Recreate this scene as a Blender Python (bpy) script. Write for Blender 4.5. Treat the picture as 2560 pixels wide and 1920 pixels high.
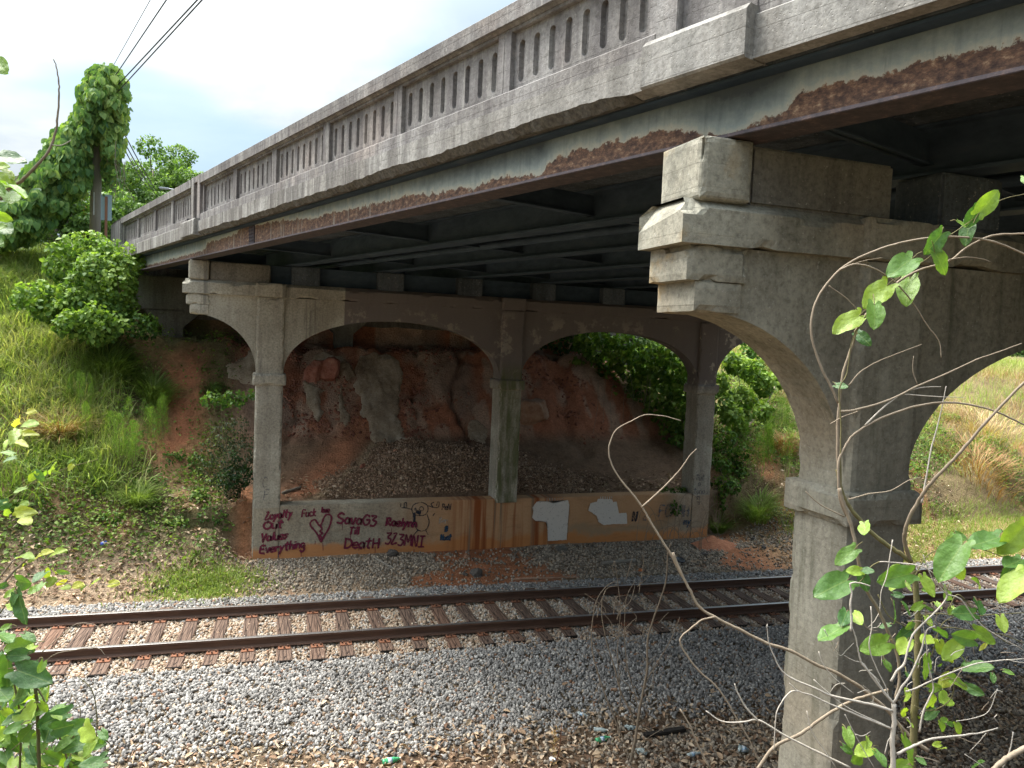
import bpy, bmesh, math, random
import numpy as np
from mathutils import Vector, Matrix

for o in list(bpy.data.objects): bpy.data.objects.remove(o)
S = bpy.context.scene
COL = S.collection
rng = np.random.RandomState(7)
random.seed(7)

# ------------------------------------------------------------------ camera
F = 1900.0; PW, PH = 2560, 1920
PITCH, ROLL, YAW = math.radians(-3.44), math.radians(2.47), math.radians(18.81)
CAM = np.array([0, 0, 5.04])
fw = np.array([math.sin(YAW)*math.cos(PITCH), math.cos(YAW)*math.cos(PITCH), math.sin(PITCH)])
rt = np.array([math.cos(YAW), -math.sin(YAW), 0.0]); up = np.cross(rt, fw)
rt, up = rt*math.cos(ROLL)+up*math.sin(ROLL), -rt*math.sin(ROLL)+up*math.cos(ROLL)
cd = bpy.data.cameras.new('camera'); cam = bpy.data.objects.new('camera', cd); COL.objects.link(cam)
cd.sensor_width = 36; cd.lens = 36*F/PW; cd.clip_start = .05; cd.clip_end = 3000
M = Matrix([[rt[0], up[0], -fw[0], CAM[0]], [rt[1], up[1], -fw[1], CAM[1]], [rt[2], up[2], -fw[2], CAM[2]], [0, 0, 0, 1]])
cam.matrix_world = M
S.camera = cam

# ------------------------------------------------------------------ light
SUN_EL, SUN_AZ = math.radians(58), math.radians(-42)      # azimuth from +Y towards +X
sd = np.array([math.sin(SUN_AZ)*math.cos(SUN_EL), math.cos(SUN_AZ)*math.cos(SUN_EL), math.sin(SUN_EL)])
sl = bpy.data.lights.new('sun', 'SUN'); sun = bpy.data.objects.new('sun', sl); COL.objects.link(sun)
sl.energy = 1.15; sl.angle = math.radians(26); sl.color = (1.0, .95, .87)
sun.rotation_euler = Vector(tuple(-sd)).to_track_quat('-Z', 'Y').to_euler()
sun.location = (20, 20, 60)
S.view_settings.view_transform = 'Standard'; S.view_settings.look = 'None'
S.view_settings.gamma = 1; S.view_settings.use_curve_mapping = False
S.view_settings.exposure = 2.58
S.render.engine = 'CYCLES'
S.cycles.max_bounces = 8; S.cycles.diffuse_bounces = 5; S.cycles.transparent_max_bounces = 8

# ------------------------------------------------------------------ node helper
class NT:
    def __init__(s, tree): s.t = tree; s.n = tree.nodes; s.l = tree.links
    def new(s, typ, **kw):
        n = s.n.new(typ)
        for k, v in kw.items(): setattr(n, k, v)
        return n
    def put(s, sock, v):
        if hasattr(v, 'links') or isinstance(v, bpy.types.NodeSocket): s.l.new(v, sock)
        elif v is not None:
            if isinstance(v, (tuple, list)) and len(v) == 3 and sock.type == 'RGBA': v = (*v, 1)
            sock.default_value = v
    def noise(s, vec, scale=5, detail=4, rough=.55, dist=0):
        n = s.new('ShaderNodeTexNoise'); s.put(n.inputs['Vector'], vec); n.inputs['Scale'].default_value = scale
        n.inputs['Detail'].default_value = detail; n.inputs['Roughness'].default_value = rough; n.inputs['Distortion'].default_value = dist
        return n.outputs['Fac']
    def voro(s, vec, scale=5, feature='F1'):
        n = s.new('ShaderNodeTexVoronoi', feature=feature); s.put(n.inputs['Vector'], vec); n.inputs['Scale'].default_value = scale
        return n.outputs['Distance']
    def math(s, op, a, b=None, c=None):
        n = s.new('ShaderNodeMath', operation=op); s.put(n.inputs[0], a)
        if b is not None: s.put(n.inputs[1], b)
        if c is not None: s.put(n.inputs[2], c)
        return n.outputs[0]
    def smooth(s, v, a, b):
        n = s.new('ShaderNodeMapRange', interpolation_type='SMOOTHSTEP'); s.put(n.inputs[0], v); n.inputs[1].default_value = a; n.inputs[2].default_value = b
        return n.outputs[0]
    def mix(s, f, a, b, mode='MIX'):
        n = s.new('ShaderNodeMix', data_type='RGBA', blend_type=mode); s.put(n.inputs[0], f); s.put(n.inputs[6], a); s.put(n.inputs[7], b)
        return n.outputs[2]
    def vscale(s, vec, sc, loc=(0, 0, 0)):
        n = s.new('ShaderNodeMapping'); s.put(n.inputs['Vector'], vec); n.inputs['Scale'].default_value = sc; n.inputs['Location'].default_value = loc
        return n.outputs[0]
    def pos(s): return s.new('ShaderNodeNewGeometry').outputs['Position']
    def obj(s): return s.new('ShaderNodeTexCoord').outputs['Object']
    def sep(s, v):
        n = s.new('ShaderNodeSeparateXYZ'); s.put(n.inputs[0], v); return n.outputs
    def attr(s, name, typ='GEOMETRY'):
        n = s.new('ShaderNodeAttribute', attribute_name=name, attribute_type=typ); return n.outputs
    def ramp(s, f, stops):
        n = s.new('ShaderNodeValToRGB'); s.put(n.inputs[0], f); e = n.color_ramp.elements
        while len(e) < len(stops): e.new(.5)
        for i, (p, c) in enumerate(stops): e[i].position = p; e[i].color = (*c, 1)
        return n.outputs[0]
    def bump(s, h, strength=.3, dist=.02, normal=None):
        n = s.new('ShaderNodeBump'); s.put(n.inputs['Height'], h); n.inputs['Strength'].default_value = strength; n.inputs['Distance'].default_value = dist
        if normal is not None: s.put(n.inputs['Normal'], normal)
        return n.outputs[0]

def material(name, fn):
    m = bpy.data.materials.new(name); m.use_nodes = True; m.node_tree.nodes.clear()
    t = NT(m.node_tree); out = t.new('ShaderNodeOutputMaterial'); sh = fn(t)
    t.l.new(sh, out.inputs[0]); return m
def bsdf(t, col, rough=.85, normal=None, metal=0, spec=.3, trans=0):
    b = t.new('ShaderNodeBsdfPrincipled'); t.put(b.inputs['Base Color'], col); t.put(b.inputs['Roughness'], rough)
    b.inputs['Metallic'].default_value = metal; b.inputs['Specular IOR Level'].default_value = spec
    if trans: b.inputs['Transmission Weight'].default_value = trans
    if normal is not None: t.put(b.inputs['Normal'], normal)
    return b.outputs[0]

# ------------------------------------------------------------------ world: bright broken overcast
W = bpy.data.worlds.new('World'); S.world = W; W.use_nodes = True
wt = NT(W.node_tree); wt.n.clear()
wo = wt.new('ShaderNodeOutputWorld'); bg = wt.new('ShaderNodeBackground'); wt.l.new(bg.outputs[0], wo.inputs[0])
sky = wt.new('ShaderNodeTexSky', sky_type='NISHITA'); sky.sun_disc = False; sky.sun_elevation = SUN_EL; sky.sun_rotation = SUN_AZ
gen = wt.new('ShaderNodeTexCoord').outputs['Generated']
sx = wt.sep(gen)
den = wt.math('ADD', wt.math('MAXIMUM', sx[2], 0.0), .22)
cv = wt.new('ShaderNodeCombineXYZ'); wt.put(cv.inputs[0], wt.math('DIVIDE', sx[0], den)); wt.put(cv.inputs[1], wt.math('DIVIDE', sx[1], den))
n1 = wt.noise(wt.vscale(cv.outputs[0], (1, 1, 1), (3.1, 1.7, 0)), 1.15, 7, .55, .35)
n2 = wt.noise(wt.vscale(cv.outputs[0], (1, 1, 1), (9.1, 4.7, 2)), 2.4, 6, .55, .2)
cl = wt.ramp(n1, [(.37, (.54, .76, .98)), (.46, (.76, .95, 1.12)), (.57, (1.02, 1.18, 1.30)), (.70, (1.6, 1.68, 1.73))])
cl = wt.mix(wt.smooth(n2, .35, .7), wt.mix(1.0, cl, (.86, .9, .94), 'MULTIPLY'), cl)
vm = wt.new('ShaderNodeVectorMath', operation='DOT_PRODUCT'); wt.put(vm.inputs[0], gen); vm.inputs[1].default_value = tuple(sd)
glow = wt.math('POWER', wt.math('MAXIMUM', vm.outputs['Value'], 0.0), 5.0)
cl = wt.mix(glow, cl, (8, 8, 7.8))
zf = wt.math('ADD', .78, wt.math('MULTIPLY', wt.math('POWER', wt.math('MAXIMUM', sx[2], 0.0), 2.0), 3.2))
blue = wt.smooth(wt.noise(wt.vscale(cv.outputs[0], (1, 1, 1), (1.1, 7.7, 5)), 1.4, 3, .5, .3), .50, .64)
blue = wt.math('MULTIPLY', blue, .7)
skyc = wt.mix(1.0, sky.outputs[0], (.4, .39, .36), 'MULTIPLY')
zc3 = wt.new('ShaderNodeCombineColor'); [wt.put(zc3.inputs[i], zf) for i in range(3)]
wt.put(bg.inputs[0], wt.mix(1.0, wt.mix(blue, cl, wt.mix(.5, skyc, (.80, 1.25, 1.72))), zc3.outputs[0], 'MULTIPLY')); bg.inputs[1].default_value = .1

# ------------------------------------------------------------------ picture -> place
def ray(x, y): 
    d = fw*F + rt*(x-1280) - up*(y-960); return d/np.linalg.norm(d)
def at_depth(x, y, dep): d = ray(x, y); return CAM + d*(dep/(d@fw))
def at_Y(x, y, Y): d = ray(x, y); return CAM + d*(Y/d[1])
def at_z(x, y, z): d = ray(x, y); return CAM + d*((z-CAM[2])/d[2])
D = 1.15732   # display px -> photo px
A = math.radians(17.9)
dB = np.array([-math.sin(A), math.cos(A), 0]); nB = np.array([-math.cos(A), -math.sin(A), 0]); P0 = np.array([2.64, 5.06, 0])
def BP(t, o, z): p = P0 + dB*t + nB*o; return (p[0], p[1], z)

# ------------------------------------------------------------------ value noise in numpy
def vnoise(x, y, s=1.0, seed=0):
    x = np.asarray(x, float)*s + 37.3*seed; y = np.asarray(y, float)*s + 91.7*seed
    xi = np.floor(x).astype(np.int64); yi = np.floor(y).astype(np.int64); fx = x-xi; fy = y-yi
    fx = fx*fx*(3-2*fx); fy = fy*fy*(3-2*fy)
    def h(a, b):
        n = (a*374761393 + b*668265263 + seed*974711) & 0x7fffffff
        n = ((n ^ (n >> 13))*1274126177) & 0x7fffffff
        return ((n ^ (n >> 16)) & 0xffff)/65535.0
    return (h(xi, yi)*(1-fx)+h(xi+1, yi)*fx)*(1-fy) + (h(xi, yi+1)*(1-fx)+h(xi+1, yi+1)*fx)*fy
def fbm(x, y, s=1.0, seed=0, o=4):
    v = 0; a = .5; tot = 0
    for i in range(o): v = v + a*vnoise(x, y, s*2**i, seed+i); tot += a; a *= .5
    return v/tot
def sst(v, a, b): t = np.clip((np.asarray(v, float)-a)/(b-a), 0, 1); return t*t*(3-2*t)

# ------------------------------------------------------------------ terrain
YC0, RS = 13.535, -.0446
def yc(X): return YC0 + RS*np.asarray(X, float)
def xb(Y): return 2.64 - .323*(np.asarray(Y, float)-5.06)
Lx = [-80, .6, 2.5, 6.4, 7.4, 9.2, 10.6, 11.6, 15.2, 15.8, 16.5, 17.2, 18, 20, 24, 26.5, 40, 1500]
Lz = [3.5, 3.3, 2.2, -.2, -.44, -.44, -.33, -.235, -.235, -.27, .0, .5, 1.15, 2.6, 5.5, 6.8, 7.1, 7.1]
Ux = [-80, .6, 2.5, 6.4, 7.4, 9.2, 10.6, 11.6, 15.0, 15.5, 16.2, 17.1, 17.5, 17.75, 19.0, 20.6, 23.1, 24.55, 24.75, 1500]
Uz = [3.5, 3.3, 2.2, -.2, -.44, -.44, -.33, -.235, -.235, -.27, -.1, -.02, .0, 1.1, 1.3, 2.15, 4.55, 4.65, 6.9, 7.0]
Rx = [-80, .6, 2.5, 6.4, 7.4, 9.2, 10.6, 11.6, 14.4, 14.9, 15.6, 16.6, 17.4, 18.6, 24, 32, 60, 1500]
Rz = [3.5, 3.3, 2.2, -.2, -.44, -.44, -.33, -.235, -.235, -.27, -.05, .3, 1.3, 2.1, 4.2, 5.2, 5.9, 6.2]
def cone_z(X, Y):
    return 1.0 + 1.25*np.clip(1-np.hypot((X-4.2)/np.where(X < 4.2, 3.9, 7.5), (Y-20.3)/3.1), 0, 1) + .12*(fbm(X, Y, 1.1, 55)-.5)
def H(X, Y):
    X = np.asarray(X, float); Y = np.asarray(Y, float)
    l = np.interp(Y, Lx, Lz); r_ = np.interp(Y - RS*0, Rx, Rz); u = np.interp(Y, Ux, Uz)
    # debris cone and gullies under the bridge
    u = np.where((Y > 17.7) & (Y < 24.5), np.maximum(u, cone_z(X, Y)), u)
    act = sst(Y, 19.2, 20.6)*(1-sst(Y, 24.0, 24.5))
    u = u + act*(.55*(fbm(X, Y*.35, .7, 3, 3)-.5) + .25*(fbm(X, Y, 2.2, 9, 3)-.5))
    for gx, gw, gd, wob in ((5.75, .10, .38, 11), (4.55, .09, .16, 21), (1.15, .12, .15, 31), (9.2, .3, .3, 41)):
        cx_ = gx + 1.3*(fbm(X*0, Y, 1.1, wob, 4)-.5) + (Y-21.5)*.12
        u = u - act*gd*np.exp(-((X-cx_)/(gw*(.6+.9*vnoise(X*0, Y, 2, wob))))**2)*(.4+.6*vnoise(X*0, Y, 1.3, wob+5))
    u = u + act*(.10*(fbm(X*1.6, Y*.7, 3.2, 61, 4)-.5) + .16*np.abs(fbm(X, Y*.45, 2.4, 66, 4)-.5))
    bx_ = xb(Y)
    inner = sst(X, bx_-.9, bx_+1.2)
    inner = np.where(Y < 17.45, sst(X, -.9, -.05), inner)
    z = l*(1-inner) + u*inner
    xr = np.where(Y < 17.45, 11.9, bx_+13.6)
    outr = sst(X, xr, xr+2.4)
    z = z*(1-outr) + r_*outr
    far = sst(np.abs(Y-yc(X)), 2.3, 3.2)*sst(Y, 6.5, 7.5)
    z = z + far*.10*(fbm(X, Y, .8, 5)-.5)
    bank = sst(Y, 16.5, 19)
    z = z + bank*(.5*(fbm(X, Y, .35, 15)-.5) + .22*(fbm(X, Y, 1.7, 25)-.5))*(1-inner*(1-outr)*.6)
    return z
def ground_hit(x, y, t0=6.0, t1=60.0):
    d = ray(x, y); ts = np.arange(t0, t1, .04); P = CAM + d*ts[:, None]
    k = np.argmax(P[:, 2] < H(P[:, 0], P[:, 1]))
    p = P[k]; return np.array([p[0], p[1], float(H(p[0], p[1]))])
def gh(x, y): return ground_hit(x*D, y*D)

# ------------------------------------------------------------------ mesh helpers
def nmesh(name, V, Fc, col=None, smooth=False, extra=None):
    V = np.asarray(V, np.float32).reshape(-1, 3); Fc = np.asarray(Fc, np.int32); n, k = Fc.shape
    me = bpy.data.meshes.new(name); me.vertices.add(len(V)); me.vertices.foreach_set('co', V.ravel())
    me.loops.add(n*k); me.loops.foreach_set('vertex_index', Fc.ravel())
    me.polygons.add(n); me.polygons.foreach_set('loop_start', np.arange(0, n*k, k, dtype=np.int32)); me.polygons.foreach_set('loop_total', np.full(n, k, np.int32))
    if smooth: me.polygons.foreach_set('use_smooth', np.ones(n, bool))
    if col is not None:
        a = me.color_attributes.new('Col', 'FLOAT_COLOR', 'POINT'); c = np.ones((len(V), 4), np.float32); c[:, :3] = col; a.data.foreach_set('color', c.ravel())
    for nm, v in (extra or {}).items():
        a = me.attributes.new(nm, 'FLOAT', 'POINT'); a.data.foreach_set('value', np.asarray(v, np.float32))
    me.update(calc_edges=True); me.validate(); return me
def link(name, me, mat=None, parent=None, loc=None):
    if mat is not None and len(me.materials) == 0: me.materials.append(mat)
    o = bpy.data.objects.new(name, me); COL.objects.link(o)
    if parent is not None:
        o.parent = parent
        w = parent.location.copy(); p = parent.parent
        while p is not None: w += p.location; p = p.parent
        o.location = (Vector(loc) if loc is not None else Vector((0, 0, 0))) - w
    elif loc is not None: o.location = loc
    return o
def tag(o, label, cat, group=None, kind=None):
    o['label'] = label; o['category'] = cat
    if group: o['group'] = group
    if kind: o['kind'] = kind
    return o
def thing(name, label, cat, loc, group=None):
    o = bpy.data.objects.new(name, None); COL.objects.link(o); o.location = Vector([float(c) for c in loc]); o.empty_display_size = .2
    return tag(o, label, cat, group)
class MB:
    "collects world-space geometry into one mesh"
    def __init__(s): s.v = []; s.f = []
    def add(s, V, Fs):
        b = len(s.v); s.v += [tuple(map(float, p)) for p in V]; s.f += [tuple(i+b for i in f) for f in Fs]; return s
    def box(s, x0, x1, y0, y1, z0, z1, b=0.0, fn=None):
        bm = bmesh.new(); bmesh.ops.create_cube(bm, size=1)
        for v in bm.verts: v.co = Vector((x0 if v.co.x < 0 else x1, y0 if v.co.y < 0 else y1, z0 if v.co.z < 0 else z1))
        if b: bmesh.ops.bevel(bm, geom=list(bm.edges), offset=b, segments=2, affect='EDGES')
        V = [tuple(v.co) for v in bm.verts]; bm.verts.index_update(); Fs = [[v.index for v in f.verts] for f in bm.faces]; bm.free()
        if fn: V = [fn(*p) for p in V]
        return s.add(V, Fs)
    def rbox(s, x0, x1, y0, y1, z0, z1, b=.02, fn=None, seed=1, cell=.045, amp=.006, chip=.03):
        "a cast block with worn, chipped arrises and slightly wavy faces"
        L_ = (x1-x0, y1-y0, z1-z0); N_ = [max(2, min(90, int(l/cell))) for l in L_]; V = {}; Vl = []; Fs = []
        def vid(i, j, k):
            if (i, j, k) not in V:
                V[(i, j, k)] = len(Vl); Vl.append((i, j, k))
            return V[(i, j, k)]
        nx_, ny_, nz_ = N_
        for i in range(nx_):
            for j in range(ny_): Fs += [(vid(i, j, 0), vid(i, j+1, 0), vid(i+1, j+1, 0), vid(i+1, j, 0)), (vid(i, j, nz_), vid(i+1, j, nz_), vid(i+1, j+1, nz_), vid(i, j+1, nz_))]
        for i in range(nx_):
            for k in range(nz_): Fs += [(vid(i, 0, k), vid(i+1, 0, k), vid(i+1, 0, k+1), vid(i, 0, k+1)), (vid(i, ny_, k), vid(i, ny_, k+1), vid(i+1, ny_, k+1), vid(i+1, ny_, k))]
        for j in range(ny_):
            for k in range(nz_): Fs += [(vid(0, j, k), vid(0, j, k+1), vid(0, j+1, k+1), vid(0, j+1, k)), (vid(nx_, j, k), vid(nx_, j+1, k), vid(nx_, j+1, k+1), vid(nx_, j, k+1))]
        # grid lines bunch towards the arrises
        P = np.array(Vl, float); g = lambda u, l: np.clip((u+0.0), 0, 1)
        P = np.stack([x0+(x1-x0)*P[:, 0]/nx_, y0+(y1-y0)*P[:, 1]/ny_, z0+(z1-z0)*P[:, 2]/nz_], -1)
        lo = np.array([x0, y0, z0]); hi = np.array([x1, y1, z1]); d = np.minimum(P-lo, hi-P); sgn = np.where(P-lo < hi-P, 1.0, -1.0)
        ds = np.sort(d, 1); edge = ds[:, 1]        # distance to nearest arris for surface points
        w = np.clip(1-edge/.05, 0, 1)**1.5
        nn = fbm(P[:, 0]*1.3+P[:, 2], P[:, 1]+P[:, 2]*.8, 5.0, seed, 4); ch = np.clip((nn-.54)*5, 0, 1)*chip
        onf = d < 1e-6
        P = P + sgn*(onf*(w*(b*.35+ch))[:, None]) + sgn*onf*(amp*(fbm(P[:, 0]+P[:, 2], P[:, 1]*1.1+P[:, 2]*.7, 2.2, seed+3, 4)-.5))[:, None]
        P = [fn(*p) for p in P] if fn else P
        return s.add(P, Fs)
    def tube(s, pts, rad, n=6, cap=True):
        P = np.array(pts, float); m = len(P); R = np.full(m, rad, float) if np.isscalar(rad) else np.array(rad, float)
        T = np.gradient(P, axis=0); T /= np.linalg.norm(T, axis=1)[:, None]+1e-9
        u = np.cross(T[0], (0, 0, 1.0)); 
        if np.linalg.norm(u) < 1e-3: u = np.cross(T[0], (1.0, 0, 0))
        u /= np.linalg.norm(u); V = []
        for i in range(m):
            u = u - T[i]*(u@T[i]); u /= np.linalg.norm(u)+1e-9; w = np.cross(T[i], u)
            for k in range(n): a = 2*math.pi*k/n; V.append(P[i]+R[i]*(u*math.cos(a)+w*math.sin(a)))
        Fs = [(i*n+k, i*n+(k+1) % n, (i+1)*n+(k+1) % n, (i+1)*n+k) for i in range(m-1) for k in range(n)]
        if cap: Fs += [tuple(range(n))[::-1], tuple(range((m-1)*n, m*n))]
        return s.add(V, Fs)
    def lathe(s, prof, origin, axis, n=16):
        "prof: (radius, height) list along axis"
        ax = np.array(axis, float); ax /= np.linalg.norm(ax); u = np.cross(ax, (.3, .2, .9)); u /= np.linalg.norm(u); w = np.cross(ax, u); V = []
        for r, h in prof:
            for k in range(n): a = 2*math.pi*k/n; V.append(np.array(origin)+ax*h+r*(u*math.cos(a)+w*math.sin(a)))
        m = len(prof); Fs = [(i*n+k, i*n+(k+1) % n, (i+1)*n+(k+1) % n, (i+1)*n+k) for i in range(m-1) for k in range(n)]
        Fs += [tuple(range(n))[::-1], tuple(range((m-1)*n, m*n))]
        return s.add(V, Fs)
    def mesh(s, name, smooth=False):
        me = bpy.data.meshes.new(name); me.from_pydata(s.v, [], s.f); me.update()
        bm = bmesh.new(); bm.from_mesh(me); bmesh.ops.recalc_face_normals(bm, faces=bm.faces); bm.to_mesh(me); bm.free()
        if smooth: me.polygons.foreach_set('use_smooth', np.ones(len(me.polygons), bool))
        return me
    def build(s, name, mat, parent=None, smooth=False, base=None):
        "world-space vertices; top-level objects get their origin at base"
        me = s.mesh(name, smooth)
        if parent is None and base is not None:
            me.transform(Matrix.Translation(-Vector([float(c) for c in base]))); return link(name, me, mat, None, Vector([float(c) for c in base]))
        return link(name, me, mat, parent)

# ------------------------------------------------------------------ materials
def concrete(name, light, dark, streak=1.0, warm=None, extra=None, bump=.35, blotch=1.0):
    def fn(t):
        p = t.pos()
        st = t.noise(t.vscale(p, (4.5, 4.5, .45)), 1.0, 6, .65)
        bl = t.noise(p, .9*blotch, 6, .62, .4); fi = t.noise(p, 26, 5, .7); pit = t.voro(p, 38)
        c = t.mix(t.smooth(st, .42-.1*streak, .50+.16*streak), dark, light)
        c = t.mix(t.smooth(bl, .38, .68), t.mix(1.0, c, (.72, .70, .68), 'MULTIPLY'), c)
        if warm: c = t.mix(t.math('MULTIPLY', t.smooth(t.noise(t.vscale(p, (1, 1, 1), (7, 3, 1)), .8, 4, .6), .52, .72), .6), c, warm)
        c = t.mix(1.0, c, t.ramp(fi, [(.3, (.62, .61, .59)), (.52, (1, 1, 1)), (.75, (1.25, 1.24, 1.2))]), 'MULTIPLY')
        c = t.mix(t.math('MULTIPLY', t.smooth(t.noise(p, 9, 2, .5), .62, .7), .2), c, (.07, .065, .055))
        c = t.mix(t.math('MULTIPLY', t.smooth(t.noise(p, 48, 3, .6), .60, .68), .25), c, (.10, .095, .085))
        c = t.mix(t.math('MULTIPLY', t.smooth(t.noise(t.vscale(p, (1, 1, 1), (5, 8, 2)), 34, 3, .6), .64, .70), .4), c, (.50, .48, .44))
        if extra: c = extra(t, p, c)
        bd = t.math('FRACT', t.math('MULTIPLY', t.sep(p)[2], 6.6))          # board marks of the shuttering
        bd = t.smooth(bd, .0, .06)
        h = t.math('ADD', t.math('MULTIPLY', fi, .8), t.math('MULTIPLY', t.smooth(pit, 0.0, .25), .5))
        h = t.math('ADD', h, t.math('MULTIPLY', bd, .25))
        return bsdf(t, c, .92, t.bump(h, bump, .012), spec=.15)
    return material(name, fn)

def parapet_extra(t, p, c):
    s = t.sep(p); st = t.noise(t.vscale(p, (9, 9, .7)), 1, 6, .7); fac = t.smooth(s[1], 4.5, 12.0)
    k = t.math('MULTIPLY', t.smooth(st, .40, .60), t.math('ADD', t.math('MULTIPLY', fac, .45), .15))
    c = t.mix(k, c, (.085, .075, .078))
    lk = t.math('MULTIPLY', t.smooth(t.noise(t.vscale(p, (14, 14, .8), (3, 3, 3)), 1, 5, .7), .60, .70), .45)
    c = t.mix(lk, c, (.42, .40, .37))
    return c
M_par = concrete('weathered_parapet_concrete', (.34, .33, .32), (.19, .18, .18), 1.2, (.36, .31, .28), parapet_extra, .6)
def slabface_extra(t, p, c):
    s = t.sep(p); fac = t.smooth(s[1], 3.0, 11.0)
    st = t.smooth(t.noise(t.vscale(p, (7, 7, .5)), 1, 6, .7), .38, .6)
    return t.mix(t.math('MULTIPLY', t.math('MULTIPLY', st, fac), .75), c, (.075, .066, .062))
M_slab = concrete('slab_edge_concrete', (.38, .37, .35), (.26, .255, .24), 1.0, None, slabface_extra, .5)
M_spall = material('spalled_concrete', lambda t: bsdf(t, t.ramp(t.noise(t.pos(), 22, 6, .7), [(.3, (.06, .055, .048)), (.65, (.19, .175, .15))]), .95, t.bump(t.noise(t.pos(), 30, 6, .75), 1.0, .03)))
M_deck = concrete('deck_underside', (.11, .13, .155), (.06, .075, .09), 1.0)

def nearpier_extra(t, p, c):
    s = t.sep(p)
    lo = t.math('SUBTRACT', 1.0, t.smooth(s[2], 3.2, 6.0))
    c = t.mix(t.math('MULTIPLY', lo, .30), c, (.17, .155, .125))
    g = t.math('MULTIPLY', t.smooth(t.noise(t.vscale(p, (5, 5, .5), (1, 9, 2)), 1, 4, .6), .55, .68), t.smooth(s[0], 3.1, 4.0))
    c = t.mix(t.math('MULTIPLY', g, .5), c, (.055, .06, .035))
    o = t.math('MULTIPLY', t.smooth(t.noise(p, 2.6, 5, .65), .54, .66), t.math('SUBTRACT', 1.0, t.smooth(s[0], 2.5, 3.3)))
    c = t.mix(t.math('MULTIPLY', o, .55), c, (.34, .23, .10))
    k = t.math('MULTIPLY', t.smooth(t.noise(t.vscale(p, (1, 1, 1), (4, 2, 7)), 2.2, 6, .7), .52, .66), t.math('SUBTRACT', 1.0, t.smooth(s[0], 2.5, 3.0)))
    return t.mix(t.math('MULTIPLY', k, .55), c, (.10, .10, .085))
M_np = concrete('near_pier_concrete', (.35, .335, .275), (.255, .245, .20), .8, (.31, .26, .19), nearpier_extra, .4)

def farpier_extra(t, p, c):
    s = t.sep(p)
    right = t.smooth(s[0], 1.87, 1.89); upz = t.smooth(s[2], 3.7, 4.2)
    midm = t.math('MULTIPLY', right, upz)
    peel = t.smooth(t.noise(p, 2.3, 7, .7), .55, .60)
    pz = t.math('SUBTRACT', 1.0, t.smooth(s[2], 5.35, 5.75))
    rb = t.smooth(s[0], 10.6, 11.2)
    dk = t.mix(t.math('MULTIPLY', t.math('MULTIPLY', peel, pz), t.math('ADD', .45, t.math('MULTIPLY', rb, .5))), (.13, .11, .105), (.38, .34, .28))
    c = t.mix(t.math('MULTIPLY', midm, .9), c, dk)
    # dark streaks down the clean end
    ds = t.smooth(t.noise(t.vscale(p, (3.3, 3.3, .22), (2.2, 0, .4)), 1, 4, .6), .56, .64)
    ds = t.math('MULTIPLY', ds, t.math('MULTIPLY', upz, t.math('SUBTRACT', 1.0, right)))
    c = t.mix(t.math('MULTIPLY', ds, .6), c, (.085, .08, .07))
    # moss on the shaded middle column
    mo = t.math('MULTIPLY', t.math('MULTIPLY', t.smooth(s[0], 5.4, 5.6), t.math('SUBTRACT', 1.0, t.smooth(s[0], 6.1, 6.3))), t.math('SUBTRACT', 1.0, t.smooth(s[2], 4.0, 4.6)))
    nrm = t.sep(t.new('ShaderNodeNewGeometry').outputs['Normal'])
    fr = t.smooth(t.math('MULTIPLY', nrm[1], -1), .5, .8)
    mn = t.smooth(t.noise(t.vscale(p, (5, 5, 1)), 1, 5, .6), .3, .6)
    c = t.mix(t.math('MULTIPLY', t.math('MULTIPLY', mo, fr), t.math('MULTIPLY', mn, .85)), c, (.085, .10, .035))
    return c
M_fp = concrete('far_pier_concrete', (.44, .42, .35), (.35, .33, .275), .5, None, farpier_extra, .3)

def wall_extra(t, p, c):
    s = t.sep(p)
    wob = t.math('MULTIPLY', t.math('SUBTRACT', t.noise(p, 1.4, 4, .6), .5), .8)
    zz = t.math('ADD', s[2], wob)
    cov = t.smooth(s[0], 2.6, 4.6)
    low = t.math('SUBTRACT', 1.0, t.smooth(zz, .12, .30))
    cov = t.math('MULTIPLY', cov, t.math('SUBTRACT', 1.0, t.math('MULTIPLY', t.smooth(s[0], 9.8, 10.8), .8)))
    c = t.mix(t.math('MULTIPLY', cov, .75), c, (.54, .29, .13))
    c = t.mix(t.math('MULTIPLY', low, .85), c, (.52, .22, .075))
    n = t.noise(t.vscale(p, (2.6, 0, .12)), 1, 4, .6)
    mid = t.math('MULTIPLY', t.smooth(s[0], 4.3, 4.9), t.math('SUBTRACT', 1.0, t.smooth(s[0], 6.6, 7.6)))
    c = t.mix(t.math('MULTIPLY', mid, t.smooth(n, .45, .58)), c, (.27, .085, .03))
    c = t.mix(t.math('MULTIPLY', mid, t.math('MULTIPLY', .75, t.smooth(t.noise(t.vscale(p, (3.1, 0, .1), (5, 0, 1)), 1, 3, .6), .55, .62))), c, (.17, .15, .11))
    grey = t.math('MULTIPLY', t.math('MULTIPLY', t.smooth(s[0], 6.8, 7.4), t.smooth(zz, .15, .3)), t.math('SUBTRACT', 1.0, t.smooth(zz, .3, .55)))
    c = t.mix(t.math('MULTIPLY', grey, .5), c, (.26, .23, .16))
    c = t.mix(t.math('MULTIPLY', t.smooth(t.noise(t.vscale(p, (.8, 1, 4)), 2, 6, .7), .52, .7), .25), c, (.18, .11, .06))
    return c
M_wall = concrete('stained_wall_concrete', (.44, .40, .31), (.36, .32, .25), .6, None, wall_extra, .35)

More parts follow.
